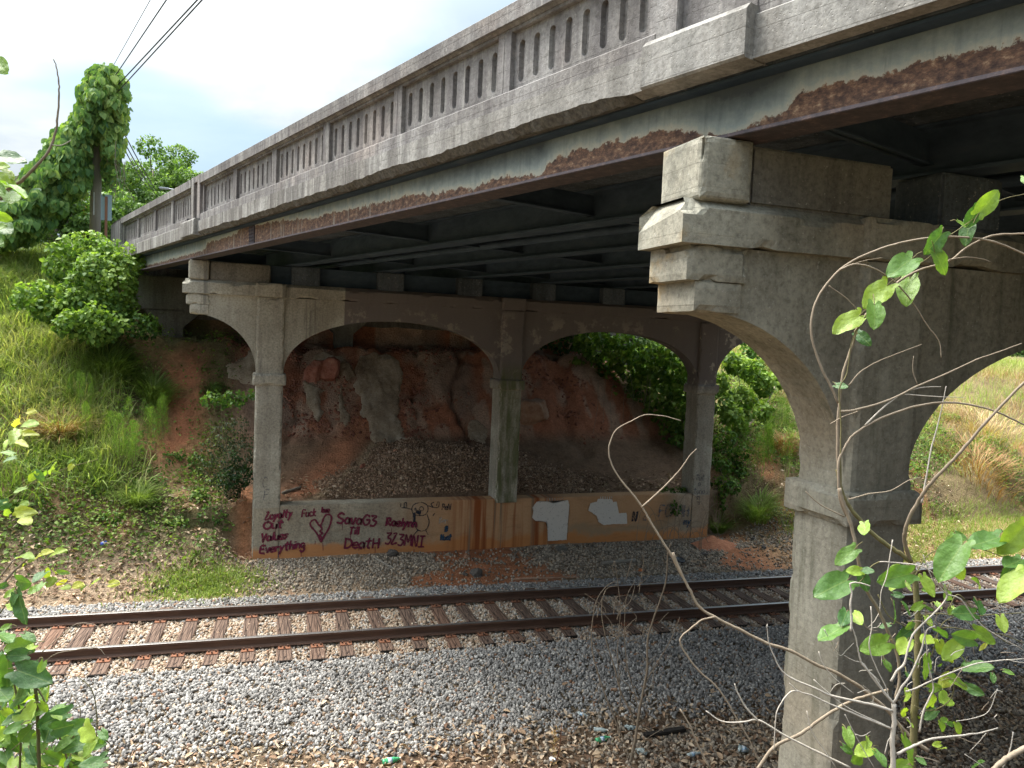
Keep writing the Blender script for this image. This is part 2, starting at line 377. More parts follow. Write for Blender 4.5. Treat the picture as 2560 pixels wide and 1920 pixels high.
def steel_fn(t):
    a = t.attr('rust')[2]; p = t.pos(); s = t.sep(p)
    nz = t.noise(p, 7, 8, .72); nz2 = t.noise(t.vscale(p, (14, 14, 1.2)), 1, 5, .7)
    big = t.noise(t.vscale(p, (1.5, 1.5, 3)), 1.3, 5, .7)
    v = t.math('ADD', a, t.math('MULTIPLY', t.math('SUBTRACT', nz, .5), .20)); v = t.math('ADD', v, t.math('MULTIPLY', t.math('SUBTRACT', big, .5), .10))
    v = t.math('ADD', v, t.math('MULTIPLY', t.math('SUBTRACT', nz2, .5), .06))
    paint = t.ramp(t.math('ADD', t.math('MULTIPLY', v, 2.2), .3), [(.28, (.50, .46, .36)), (.42, (.31, .345, .32)), (.58, (.19, .225, .225)), (.85, (.075, .09, .10))])  # paint darkens upward: shade below the slab, with some dirt, put into the colour
    paint = t.mix(t.math('MULTIPLY', t.smooth(nz2, .52, .75), .35), paint, (.10, .12, .12))
    rn = t.noise(t.vscale(p, (9, 9, 16)), 1.6, 7, .75)
    rust = t.ramp(rn, [(.33, (.055, .035, .032)), (.46, (.115, .070, .054)), (.57, (.22, .125, .08)), (.68, (.45, .31, .20))])
    c = t.mix(t.smooth(v, -.008, .008), rust, paint)
    sk = t.smooth(t.noise(t.vscale(p, (11, 11, .8), (3, 1, 2)), 1, 6, .7), .54, .66)
    c = t.mix(t.math('MULTIPLY', t.math('MULTIPLY', sk, t.smooth(s[1], 8.0, 10.0)), .6), c, (.42, .38, .31))
    return bsdf(t, c, .8, t.bump(rn, .5, .01), spec=.25)
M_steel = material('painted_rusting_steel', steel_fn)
M_flange = material('rusty_flange', lambda t: bsdf(t, t.ramp(t.noise(t.pos(), 12, 7, .75), [(.3, (.05, .048, .056)), (.55, (.09, .074, .080)), (.75, (.20, .14, .12))]), .85, spec=.2))
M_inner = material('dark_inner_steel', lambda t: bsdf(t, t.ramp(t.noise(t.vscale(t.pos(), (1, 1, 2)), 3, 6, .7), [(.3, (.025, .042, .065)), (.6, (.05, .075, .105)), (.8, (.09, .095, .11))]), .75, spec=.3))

def ground_fn(t):
    p = t.pos(); c = t.attr('Col')[0]
    n1 = t.noise(p, 3.2, 8, .72); n2 = t.noise(p, 17, 6, .75); n3 = t.voro(p, 26)
    c = t.mix(1.0, c, t.ramp(n1, [(.25, (.58, .56, .54)), (.5, (1, 1, 1)), (.75, (1.35, 1.3, 1.25))]), 'MULTIPLY')
    c = t.mix(1.0, c, t.ramp(n2, [(.3, (.62, .60, .58)), (.55, (1, 1, 1)), (.75, (1.3, 1.28, 1.2))]), 'MULTIPLY')
    h = t.math('ADD', t.math('MULTIPLY', n2, 1.0), t.math('MULTIPLY', n1, 2.0)); h = t.math('ADD', h, t.math('MULTIPLY', n3, .4))
    return bsdf(t, c, .95, t.bump(h, .9, .05), spec=.1)
M_ground = material('ground_soil', ground_fn)

def stone_mat(name, stops):
    def fn(t):
        v = t.attr('tint', 'INSTANCER')[2]; n = t.noise(t.obj(), 2.2, 4, .6)
        c = t.ramp(v, stops); c = t.mix(1.0, c, t.ramp(n, [(.3, (.72, .72, .72)), (.7, (1.2, 1.2, 1.2))]), 'MULTIPLY')
        return bsdf(t, c, .85, spec=.25)
    return material(name, fn)
M_ballast = stone_mat('ballast_stone', [(0, (.07, .064, .058)), (.2, (.17, .16, .148)), (.5, (.28, .265, .245)), (.72, (.44, .42, .385)), (.77, (.42, .34, .25)), (.84, (.30, .20, .13)), (.92, (.24, .13, .08)), (1, (.54, .50, .44))])
M_brownstone = stone_mat('dusty_brown_stone', [(0, (.11, .075, .055)), (.4, (.28, .18, .115)), (.75, (.42, .28, .18)), (.92, (.56, .43, .31)), (1, (.42, .22, .14))])
M_greystone = stone_mat('grimy_grey_stone', [(0, (.11, .09, .07)), (.4, (.24, .20, .155)), (.75, (.36, .305, .235)), (1, (.45, .36, .26))])
def leaf_mat(name, stops, inst=True, trans=.35, rough=.55, attr='tint'):
    def fn(t):
        v = t.attr(attr, 'INSTANCER' if inst else 'GEOMETRY')[2]
        c = t.ramp(v, stops); n = t.noise(t.pos(), 14, 3, .6)
        c = t.mix(1.0, c, t.ramp(n, [(.3, (.8, .82, .8)), (.7, (1.15, 1.12, 1.1))]), 'MULTIPLY')
        b = bsdf(t, c, rough, spec=.2)
        tr = t.new('ShaderNodeBsdfTranslucent'); t.put(tr.inputs[0], t.mix(1.0, c, (1.35, 1.45, .6), 'MULTIPLY'))
        mx = t.new('ShaderNodeMixShader'); mx.inputs[0].default_value = trans; t.l.new(b, mx.inputs[1]); t.l.new(tr.outputs[0], mx.inputs[2])
        return mx.outputs[0]
    return material(name, fn)
G_GRASS = [(0, (.045, .085, .018)), (.3, (.11, .18, .035)), (.6, (.20, .28, .06)), (.8, (.30, .36, .11)), (.9, (.38, .36, .17)), (1, (.44, .35, .20))]
M_grass = leaf_mat('grass_blades', G_GRASS)
M_dry = leaf_mat('dry_grass_blades', [(0, (.16, .09, .035)), (.4, (.32, .19, .08)), (.75, (.44, .30, .15)), (1, (.50, .40, .22))], trans=.2)
M_cover = leaf_mat('ground_cover_leaves', [(0, (.025, .055, .014)), (.4, (.07, .13, .026)), (.75, (.14, .22, .045)), (1, (.24, .31, .08))])
M_litter = leaf_mat('dead_leaf_litter', [(0, (.12, .07, .045)), (.35, (.28, .18, .115)), (.7, (.44, .32, .21)), (1, (.58, .46, .34))], trans=.05, rough=.8)
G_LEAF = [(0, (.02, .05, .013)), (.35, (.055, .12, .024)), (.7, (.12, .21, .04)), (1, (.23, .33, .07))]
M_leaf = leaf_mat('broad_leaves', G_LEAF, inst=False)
M_kudzu = leaf_mat('kudzu_leaves', [(0, (.03, .08, .03)), (.4, (.075, .16, .05)), (.75, (.15, .26, .07)), (1, (.30, .40, .12))], inst=False)
M_treeleaf = leaf_mat('far_tree_leaves', [(0, (.03, .065, .018)), (.4, (.075, .14, .035)), (.75, (.13, .22, .055)), (1, (.21, .30, .08))], inst=False)
M_darkleaf = leaf_mat('dark_leaves', [(0, (.010, .028, .010)), (.4, (.025, .06, .016)), (.75, (.055, .115, .025)), (1, (.13, .22, .045))], inst=False)
M_feather = leaf_mat('feathery_weed', [(0, (.06, .12, .02)), (.5, (.12, .21, .035)), (1, (.2, .3, .06))], inst=False, trans=.45)
M_fern = leaf_mat('dusky_needles', [(0, (.03, .045, .02)), (.5, (.06, .08, .04)), (1, (.10, .13, .06))], inst=False, trans=.2)
def fgleaf_fn(cols):
    def fn(t):
        oi = t.new('ShaderNodeObjectInfo').outputs['Random']; o = t.obj(); s = t.sep(o)
        c = t.ramp(oi, cols)
        vein = t.math('ABSOLUTE', t.math('SUBTRACT', t.math('FRACT', t.math('MULTIPLY', t.math('SUBTRACT', s[1], t.math('MULTIPLY', t.math('ABSOLUTE', s[0]), .8)), 6.0)), .5))
        c = t.mix(t.math('MULTIPLY', t.math('SUBTRACT', 1.0, t.smooth(vein, 0.0, .05)), .07), c, (.30, .38, .12))
        c = t.mix(t.math('MULTIPLY', t.math('SUBTRACT', 1.0, t.smooth(t.math('ABSOLUTE', s[0]), .006, .02)), .3), c, (.30, .38, .12))
        n = t.noise(o, 5, 5, .6); c = t.mix(1.0, c, t.ramp(n, [(.3, (.8, .8, .8)), (.7, (1.15, 1.15, 1.1))]), 'MULTIPLY')
        c = t.mix(t.math('MULTIPLY', t.smooth(t.noise(o, 11, 3, .6), .68, .72), .6), c, (.12, .07, .03))
        b = bsdf(t, c, .42, t.bump(n, .25, .03), spec=.45)
        tr = t.new('ShaderNodeBsdfTranslucent'); t.put(tr.inputs[0], t.mix(1.0, c, (1.5, 1.5, .5), 'MULTIPLY'))
        mx = t.new('ShaderNodeMixShader'); mx.inputs[0].default_value = .42; t.l.new(b, mx.inputs[1]); t.l.new(tr.outputs[0], mx.inputs[2])
        return mx.outputs[0]
    return fn
M_fg = material('greenbrier_leaf', fgleaf_fn([(0, (.05, .125, .035)), (.35, (.09, .19, .04)), (.65, (.17, .29, .045)), (1, (.30, .41, .06))]))
M_fgy = material('yellowing_leaf', fgleaf_fn([(0, (.16, .27, .05)), (.6, (.28, .36, .06)), (1, (.42, .40, .08))]))
def bark(name, a, b):
    return material(name, lambda t: bsdf(t, t.mix(t.noise(t.vscale(t.pos(), (1, 1, .4)), 40, 6, .7), a, b), .85, t.bump(t.noise(t.pos(), 60, 5, .7), .4, .004), spec=.2))
M_twig = bark('grey_twig_bark', (.13, .095, .065), (.33, .27, .20))
M_stem = bark('green_brown_stem', (.07, .075, .03), (.20, .16, .08))
M_dead = bark('bleached_dead_wood', (.30, .26, .21), (.50, .45, .39))
M_trunk = bark('tree_bark', (.10, .085, .065), (.22, .19, .15))
M_pole = material('utility_pole_wood', lambda t: bsdf(t, t.mix(t.noise(t.vscale(t.pos(), (6, 6, .5)), 2.5, 6, .7), (.16, .14, .12), (.36, .33, .28)), .9, t.bump(t.noise(t.vscale(t.pos(), (8, 8, .6)), 3, 5, .7), .5, .01)))
def tie_fn(t):
    o = t.obj(); p = t.pos(); r = t.new('ShaderNodeObjectInfo').outputs['Random']
    g = t.noise(t.vscale(o, (18, 1.4, 18)), 1.5, 7, .7, .3)
    c = t.ramp(g, [(.3, (.035, .025, .02)), (.5, (.12, .08, .06)), (.72, (.21, .145, .105))])
    c = t.mix(t.math('MULTIPLY', t.smooth(r, .55, .95), .4), c, (.20, .105, .065))
    cr = t.voro(t.vscale(o, (16, 1.1, 10)), 1.0, 'DISTANCE_TO_EDGE')
    c = t.mix(t.math('SUBTRACT', 1.0, t.smooth(cr, .0, .05)), c, (.012, .009, .008))
    return bsdf(t, c, .9, t.bump(t.math('ADD', g, t.smooth(cr, 0, .08)), .7, .01), spec=.15)
M_tie = material('creosoted_timber', tie_fn)
M_tieend = material('charred_tie_end', lambda t: bsdf(t, t.mix(t.noise(t.pos(), 30, 4, .6), (.008, .007, .006), (.035, .028, .022)), .9))
M_rail = material('rusty_rail_steel', lambda t: bsdf(t, t.ramp(t.noise(t.vscale(t.pos(), (.6, 8, 8)), 3, 6, .7), [(.3, (.060, .034, .024)), (.6, (.11, .062, .042)), (.8, (.17, .10, .065))]), .65, spec=.3))
M_railtop = material('polished_rail_head', lambda t: bsdf(t, (.30, .285, .275), t.math('ADD', .32, t.math('MULTIPLY', t.noise(t.vscale(t.pos(), (.3, 30, 1)), 4, 3), .15)), metal=.85))
M_plate = material('rusty_tie_plate', lambda t: bsdf(t, t.mix(t.noise(t.pos(), 16, 5, .7), (.13, .050, .028), (.27, .125, .07)), .85, spec=.2))

# ================================================================== GROUND
xs = np.unique(np.round(np.concatenate([np.array([-1500, -900, -500, -300, -200, -120, -80, -50, -32, -22, -16, -13]), np.arange(-11, 20, .085), np.arange(20, 34, .3), np.array([36, 40, 46, 54, 66, 84, 110, 160, 260, 450, 800, 1500])]), 3))
ys = np.unique(np.round(np.concatenate([np.array([-1500, -800, -400, -200, -90, -40, -20, -12, -8, -5, -3, -1]), np.arange(-.5, 6, .3), np.arange(6, 25.5, .08), np.arange(25.5, 40, .3), np.array([42, 46, 54, 66, 84, 120, 180, 300, 600, 1500])]), 3))
GX, GY = np.meshgrid(xs, ys); GZ = H(GX, GY)
def wash_d(X, Y):
    return sst(.55*np.exp(-((X-4.9)/1.5)**2) + .45*np.exp(-((X-12.0)/1.3)**2) + .6*(fbm(X+.6*fbm(X, Y, 2, 720), Y+.6*fbm(X, Y, 2, 721), 1.9, 722, 5)-.5) + .18*np.exp(-((Y-15.5)/.35)**2), .30, .42)
def ground_color(X, Y, Z):
    c = np.zeros(X.shape+(3,))
    def put(mask, col): 
        nonlocal c
        m = np.clip(mask, 0, 1)[..., None]; c = c*(1-m) + np.array(col)*m
    put(np.ones_like(X), (.17, .13, .085))
    n = fbm(X, Y, 1.3, 60); n2 = fbm(X, Y, .55, 70)
    d = Y-yc(X)
    left = (1-sst(X, -1.2, .1)); right = sst(X, 11.6, 13.2); mid = (1-left)*(1-right)
    put(sst(Y, 15.0, 15.6), (.31, .23, .155))
    put(sst(d, 1.9, 2.4)*mid, (.30, .22, .15))
    wash = wash_d(X, Y)*sst(d, 1.8, 2.1)*(1-sst(Y, 17.2, 17.3))
    put(wash*(1-left), (.36, .155, .08))
    put(right*sst(d, 1.5, 1.9)*(1-sst(Y, 16.4, 17.0)), (.42, .27, .15))
    bank = sst(Y, 17.3, 17.8)
    put(bank*mid, (.22, .145, .095))
    slope = sst(Z, 2.0, 2.5)*bank*mid
    put(slope, (.42, .175, .10))
    put(slope*sst(n2, .5, .62), (.33, .22, .16)); put(slope*sst(fbm(X*1.4, Y*.5, 1.7, 83), .54, .60)*.8, (.50, .35, .25))
    put(bank*mid*np.exp(-((X-(1.0+(Y-18)*.62))/.55)**2)*sst(Y, 17.8, 18.4)*(1-sst(Y, 21.8, 23)), (.50, .225, .125))
    put(bank*mid*np.exp(-((X-(1.45+(Y-18)*.72))/.16)**2)*(1-sst(Y, 20.2, 20.8)), (.40, .30, .19))
    bl = sst(Y, 16.7, 17.6)*left
    put(bl, (.13, .12, .055))
    put(bl*sst(fbm(X, Y, 1.1, 80), .55, .65), (.26, .17, .09))
    put(bl*np.exp(-((X+1.75)/.65)**2)*sst(Y, 19.0, 20.0)*(1-sst(Y, 22.3, 23.3))*(.55+.45*sst(n, .4, .55)), (.36, .15, .08))
    put(np.exp(-((X+.12)/.22)**2)*sst(Y, 17.0, 17.4)*(1-sst(Y, 18.6, 19.0))*.8, (.40, .18, .09))
    br = right*sst(Y, 16.2, 17.0)
    put(br, (.20, .15, .08)); put(br*sst(n, .5, .6)*(1-sst(Y, 18.2, 19.2)), (.40, .20, .10))
    put(1-sst(Y, 9.2, 10.0), (.15, .10, .065))
    put((1-sst(Y, 7.5, 8.5))*sst(n2, .45, .6), (.11, .09, .05))
    far_ = sst(np.hypot(X-5, Y-14), 34, 60); put(far_, (.10, .12, .05))
    return c
nx, ny = len(xs), len(ys)
idx = np.arange(nx*ny).reshape(ny, nx)
quads = np.stack([idx[:-1, :-1], idx[:-1, 1:], idx[1:, 1:], idx[1:, :-1]], -1).reshape(-1, 4)
GC = ground_color(GX, GY, GZ)
g = link('ground', nmesh('ground', np.stack([GX, GY, GZ], -1), quads, GC.reshape(-1, 3), True), M_ground); g['kind'] = 'structure'

# ------------------------------------------------------------------ instancing of countless small things
LIB = bpy.data.collections.new('variants')
def gn_scatter(name, pts, rot, scl, tint, variants, mat):
    c = bpy.data.collections.new(name+'_shapes')
    for i, (V, Fs, sm) in enumerate(variants):
        me = nmesh(name+'_shape', V, Fs, smooth=sm); me.materials.append(mat); o = bpy.data.objects.new('%s_shape%02d' % (name, i), me); c.objects.link(o)
    me = bpy.data.meshes.new(name); n = len(pts); me.vertices.add(n); me.vertices.foreach_set('co', np.asarray(pts, np.float32).ravel())
    a = me.attributes.new('rot', 'FLOAT_VECTOR', 'POINT'); a.data.foreach_set('vector', np.asarray(rot, np.float32).ravel())
    a = me.attributes.new('scl', 'FLOAT_VECTOR', 'POINT'); a.data.foreach_set('vector', np.asarray(scl, np.float32).ravel())
    a = me.attributes.new('tint', 'FLOAT', 'POINT'); a.data.foreach_set('value', np.asarray(tint, np.float32))
    a = me.attributes.new('pick', 'INT', 'POINT'); a.data.foreach_set('value', rng.randint(0, len(variants), n).astype(np.int32))
    me.materials.append(mat)
    o = bpy.data.objects.new(name, me); COL.objects.link(o)
    ng = bpy.data.node_groups.new(name, 'GeometryNodeTree')
    ng.interface.new_socket('Geometry', in_out='INPUT', socket_type='NodeSocketGeometry'); ng.interface.new_socket('Geometry', in_out='OUTPUT', socket_type='NodeSocketGeometry')
    N = ng.nodes; L = ng.links; gi = N.new('NodeGroupInput'); go = N.new('NodeGroupOutput'); ip = N.new('GeometryNodeInstanceOnPoints')
    ci = N.new('GeometryNodeCollectionInfo'); ci.inputs['Collection'].default_value = c; ci.inputs['Separate Children'].default_value = True; ci.inputs['Reset Children'].default_value = True
    def na(nm, dt):
        x = N.new('GeometryNodeInputNamedAttribute'); x.data_type = dt; x.inputs['Name'].default_value = nm; return x.outputs['Attribute']
    L.new(gi.outputs[0], ip.inputs['Points']); L.new(ci.outputs[0], ip.inputs['Instance']); ip.inputs['Pick Instance'].default_value = True
    L.new(na('pick', 'INT'), ip.inputs['Instance Index']); L.new(na('rot', 'FLOAT_VECTOR'), ip.inputs['Rotation']); L.new(na('scl', 'FLOAT_VECTOR'), ip.inputs['Scale'])
    L.new(ip.outputs[0], go.inputs[0])
    m = o.modifiers.new('scatter', 'NODES'); m.node_group = ng
    o['kind'] = 'stuff'
    return o
def ico(sub=1, jit=.25, seed=0, flat=.75):
    bm = bmesh.new(); bmesh.ops.create_icosphere(bm, subdivisions=sub, radius=.5); r = np.random.RandomState(seed)
    V = np.array([v.co[:] for v in bm.verts]); bm.verts.index_update(); Fs = np.array([[v.index for v in f.verts] for f in bm.faces]); bm.free()
    for _ in range(5):       # slice facets for a broken-stone shape
        d = r.normal(size=3); d /= np.linalg.norm(d); h = .26+.14*r.rand(); k = V@d; V = V - np.outer(np.maximum(k-h, 0), d)
    V = V*(1+jit*(r.rand(len(V), 1)-.5)); V[:, 2] *= flat; V[:, 0] *= 1.2
    return V, Fs, False
STONES = [ico(2, .12, s, .7+.04*s) for s in range(6)]
def blade(n=4, bend=.5, w=.06, tw=.0):
    V = []; Fs = []
    for i in range(n+1):
        u = i/n; x = bend*u*u; z = u*(1-.35*bend*u*u); ww = w*(1-u)**.7*(.6+.4*min(1, u*6))
        V += [(x, -ww/2, z), (x, ww/2, z)]
    for i in range(n): Fs += [(2*i, 2*i+1, 2*i+3), (2*i, 2*i+3, 2*i+2)]
    return np.array(V), np.array(Fs), True
BLADES = [blade(4, .25, .020), blade(5, .6, .024), blade(5, .95, .022), blade(4, .1, .018)]
BROAD = [blade(5, .5, .045), blade(5, .9, .05), blade(5, 1.2, .04)]
def flatleaf(w=.6, fold=.15, curl=.15, heart=0.0):
    n = 5; V = []; Fs = []
    mid = [(0, i/n, -curl*(i/n)**2) for i in range(n+1)]
    prof = [0, .75, 1, .85, .5, 0]
    lft = [(-w/2*prof[i], i/n-heart*.12*prof[i]*(1 if i < 3 else 0), fold*prof[i]-curl*(i/n)**2) for i in range(n+1)]
    rgt = [(w/2*prof[i], i/n-heart*.12*prof[i]*(1 if i < 3 else 0), fold*prof[i]-curl*(i/n)**2) for i in range(n+1)]
    V = mid + lft[1:n] + rgt[1:n]
    L_ = lambda i: 0 if i == 0 else (n if i == n else n+i); R_ = lambda i: 0 if i == 0 else (n if i == n else n+(n-1)+i)
    for i in range(n):
        for S_, flip in ((L_, 0), (R_, 1)):
            a, b, c_, d_ = i, i+1, S_(i+1), S_(i)
            for tri in ((a, b, c_), (a, c_, d_)):
                if len(set(tri)) == 3: Fs.append(tri if flip else tri[::-1])
    return np.array(V, float), np.array(Fs), True
LITTER = [flatleaf(.4, .12, .3), flatleaf(.25, .1, -.2), flatleaf(.55, .2, .1), flatleaf(.12, .03, .1)]
COVER = [flatleaf(.6, .12, .25), flatleaf(.5, .15, .1), flatleaf(.75, .1, .35)]

def region(n, x0, x1, y0, y1, dens):
    X = rng.uniform(x0, x1, n); Y = rng.uniform(y0, y1, n); k = rng.rand(n) < dens(X, Y); X = X[k]; Y = Y[k]
    return X, Y
def in_view(X, Y, Z=None, pad=60):
    if Z is None: Z = H(X, Y)
    P = np.stack([X, Y, Z], -1) - CAM; d = P@fw; u = 1280+F*(P@rt)/np.maximum(d, .1); v = 960-F*(P@up)/np.maximum(d, .1)
    return (d > .5) & (u > -pad-200) & (u < 2560+pad+200) & (v < 1920+pad+120)
def rnd_rot(n, tilt=3.14): return np.stack([rng.uniform(-tilt, tilt, n), rng.uniform(-tilt, tilt, n), rng.uniform(0, 6.28, n)], -1)

# ballast
def bal_d(X, Y):
    d = Y-yc(X); e = .25*(fbm(X, Y, .8, 90)-.5)
    inn = sst(d, -4.3+e*5, -3.1+e*6)**1.3*(1-sst(d, 1.72+e, 1.95+e))
    tie = np.abs(d) < 1.3
    return inn*np.where(tie, .9, 1.0)
X, Y = region(210000, -9, 21, 8.6, 15.9, bal_d); k = in_view(X, Y); X = X[k]; Y = Y[k]; n = len(X)
d = Y-yc(X); near = 1-sst(d, -1.3, -.9)
sz = rng.uniform(.032, .070, n); sz[rng.rand(n) < .05] *= 1.4
z = H(X, Y) + .004 + rng.uniform(0, .028, n)
tint = np.clip(rng.beta(2.2, 2.0, n)*.8 + .2*(fbm(X, Y, .7, 95)-.5), 0, 1)
warm = (np.abs(d) < 1.35) & (rng.rand(n) < .72+.25*sst(fbm(X, Y, .5, 97), .35, .55)); tint[warm] = rng.uniform(.73, .85, warm.sum())
k = rng.rand(n) < .07; tint[k] = rng.uniform(.8, 1, k.sum())
o = gn_scatter('ballast', np.stack([X, Y, z], -1), rnd_rot(n), np.stack([sz, sz*rng.uniform(.7, 1, n), sz*rng.uniform(.7, 1.1, n)], -1), tint, STONES, M_ballast)
tag(o, 'pale grey crushed stone ballast spread around the railway track', 'ballast', kind='stuff')
# grimy gravel between the track and the wall, and thrown into the dirt
def gr_d(X, Y):
    d = Y-yc(X); m = sst(X, -1.0, .5)*(1-sst(X, 13.5, 15))*sst(d, 1.9, 2.3)*(1-sst(Y, 17.05, 17.15))
    m = m*(1-.85*wash_d(X, Y))
    fg = (1-sst(d, -4.2, -3.1))*.33*sst(Y, 6.6, 7.5)*(.3+1.2*sst(fbm(X, Y, .6, 73), .35, .65))
    fg = np.maximum(fg, (1-sst(d, -4.3, -3.7))*sst(X, 3.6, 5.0)*.9)
    return np.maximum(m, fg)
X, Y = region(110000, -4, 16, 6.6, 17.2, gr_d); k = in_view(X, Y); X = X[k]; Y = Y[k]; n = len(X)
sz = rng.uniform(.03, .07, n); z = H(X, Y)+rng.uniform(0, .02, n)
o = gn_scatter('gravel', np.stack([X, Y, z], -1), rnd_rot(n), np.stack([sz]*3, -1), rng.rand(n), STONES[:4], M_greystone)
tag(o, 'grimy grey gravel between the track and the graffiti wall', 'gravel', kind='stuff')
# rubble cone behind the wall
def rb_d(X, Y):
    uu = np.interp(Y, Ux, Uz); c = sst(cone_z(X, Y)-uu, -.12, .06)*sst(Y, 17.75, 17.85)*(1-sst(X, 11.5, 12.5))*(.25+.75*sst(X, .9, 1.6))
    return c*(.35+.65*sst(fbm(X, Y, 1.2, 77), .3, .6))
X, Y = region(120000, 0, 13, 17.7, 23.5, rb_d); n = len(X); sz = rng.uniform(.016, .046, n)*np.where(rng.rand(n) < .03, 2.6, 1)
o = gn_scatter('rubble', np.stack([X, Y, H(X, Y)+rng.uniform(0, .02, n)], -1), rnd_rot(n), np.stack([sz]*3, -1), np.clip(rng.rand(n)*.9+.1*(X < 4), 0, 1), STONES[:4], M_brownstone)
tag(o, 'brown rubble and pebbles heaped on the slope behind the wall', 'rubble', kind='stuff')
# stray clods on the red slope
X, Y = region(5000, -1, 11, 20.5, 24, lambda X, Y: sst(fbm(X, Y, 1.5, 78), .45, .7)); n = len(X); sz = rng.uniform(.03, .12, n)
M_clod = stone_mat('red_clay_clod', [(0, (.16, .06, .04)), (1, (.36, .16, .10))])
o = gn_scatter('clay_clods', np.stack([X, Y, H(X, Y)], -1), rnd_rot(n), np.stack([sz]*3, -1), rng.rand(n), STONES[:3], M_clod)
tag(o, 'small red clay clods crumbled on the slope under the bridge', 'soil', kind='stuff')
# dead leaf litter
def li_d(X, Y):
    d = Y-yc(X); left = (1-sst(X, -.9, .6)); right = sst(X, 12, 13)
    a = np.maximum(left*sst(d, 1.9, 2.2)*(1-sst(Y, 17.6, 19)), right*sst(d, 1.7, 2.0)*(1-sst(Y, 17.4, 18.2))*.7)
    b = (1-sst(d, -4.2, -3.0))*sst(Y, 6.8, 7.6)*.9; b = np.maximum(b, .035*(1-sst(d, -3.6, -1.8))*sst(fbm(X, Y, .8, 79), .4, .6))
    c = sst(X, .5, 1)*sst(Y, 17.75, 17.9)*(1-sst(Y, 18.8, 19.4))*.5
    return np.maximum(np.maximum(a, b), c)
X, Y = region(90000, -9, 20, 6.8, 19.5, li_d); k = in_view(X, Y); X = X[k]; Y = Y[k]; n = len(X)
sz = rng.uniform(.05, .13, n)
o = gn_scatter('leaf_litter', np.stack([X, Y, H(X, Y)+.02+rng.uniform(0, .03, n)], -1), np.stack([rng.normal(0, .35, n), rng.normal(0, .35, n), rng.uniform(0, 6.28, n)], -1), np.stack([sz]*3, -1), rng.rand(n), LITTER, M_litter)
tag(o, 'tan dead leaf litter covering the bare ground beside the track', 'leaf litter', kind='stuff')
# grass on the banks
def lb(X, Y): return 1-sst(X, xb(Y)-1.3, xb(Y)-.2+.6*(fbm(X, Y, .8, 101)-.5))
def gl_d(X, Y):
    bare = np.exp(-((X+1.9)/1.1)**2)*sst(Y, 18.6, 19.4)
    return lb(X, Y)*sst(Y, 17.6, 18.8)*(.4+.6*sst(fbm(X, Y, .9, 102), .34, .5))*(1-.9*bare)
X, Y = region(95000, -10, 0, 17.4, 28, gl_d); n = len(X)
sz = rng.uniform(.30, .75, n)*(1+.3*(fbm(X, Y, .5, 103)-.5)); tint = np.clip(.66+.9*(fbm(X, Y, .9, 104)-.5)+rng.normal(0, .13, n), 0, .88)
o = gn_scatter('bank_grass', np.stack([X, Y, H(X, Y)-.02], -1), np.stack([rng.normal(0, .2, n), rng.normal(0, .2, n), rng.uniform(0, 6.28, n)], -1), np.stack([sz]*3, -1), tint, BLADES+BROAD, M_grass)
tag(o, 'long arching green grass on the left embankment beside the bridge', 'grass', kind='stuff')
def gr2_d(X, Y):
    return sst(X, 12.2+(Y-17)*.12, 13.6+(Y-17)*.12)*sst(Y, 15.6, 17.0)*(.3+.7*sst(fbm(X, Y, .8, 112), .35, .55))
X, Y = region(70000, 11, 40, 15.4, 34, gr2_d); k = in_view(X, Y); X = X[k]; Y = Y[k]; n = len(X)
dry = -.05+fbm(X, Y, .28, 115)+.18*sst(Y, 18.5, 21)-.15*sst(Y, 26, 30)
tint = np.clip(.78+.5*(fbm(X, Y, .9, 104)-.5)+rng.normal(0, .07, n), .3, .88)
kd = rng.rand(n) < .75*sst(dry, .50, .66)
sz = rng.uniform(.25, .65, n)*np.where(Y < 17.5, .5, 1)
R_ = np.stack([rng.normal(0, .2, n), rng.normal(0, .2, n), rng.uniform(0, 6.28, n)], -1); P_ = np.stack([X, Y, H(X, Y)-.02], -1)
o = gn_scatter('far_bank_grass', P_[~kd], R_[~kd], np.stack([sz[~kd]]*3, -1), tint[~kd], BLADES+BROAD[:1], M_grass)
tag(o, 'bright yellow-green grass on the bank right of the bridge piers', 'grass', kind='stuff')
o = gn_scatter('dry_grass', P_[kd], R_[kd], np.stack([sz[kd]*1.15]*3, -1), rng.rand(kd.sum()), BLADES, M_dry)
tag(o, 'tawny dry grass patches on the bank right of the bridge piers', 'grass', kind='stuff')
# low weeds
def wd_d(X, Y):
    a = (1-sst(X, -1.0, -.1))*sst(Y, 16.3, 17.3)*sst(fbm(X, Y, 1.1, 121), .34, .48)*(1-sst(Y, 21, 23)*.4)
    b = sst(X, 12.3, 13)*sst(Y, 16.4, 17.5)*sst(fbm(X, Y, .9, 122), .42, .58)
    return np.maximum(a, b)*(1-.9*np.exp(-((X+1.8)/.9)**2)*sst(Y, 18.6, 19.4))
X, Y = region(150000, -9, 24, 16, 26, wd_d); k = in_view(X, Y); X = X[k]; Y = Y[k]; n = len(X)
sz = rng.uniform(.04, .11, n); hh = np.minimum(.35, .45*fbm(X, Y, 1.5, 123))*rng.rand(n)
tint = np.clip(.64+.9*(fbm(X, Y, 1.3, 124)-.5)+rng.normal(0, .17, n)+.25*(hh*3-.3), 0, 1)
o = gn_scatter('low_weeds', np.stack([X, Y, H(X, Y)+hh], -1), np.stack([rng.normal(0, .5, n), rng.normal(0, .5, n), rng.uniform(0, 6.28, n)], -1), np.stack([sz]*3, -1), tint, COVER, M_cover)
tag(o, 'low leafy green weeds creeping over both embankments', 'weeds', kind='stuff')
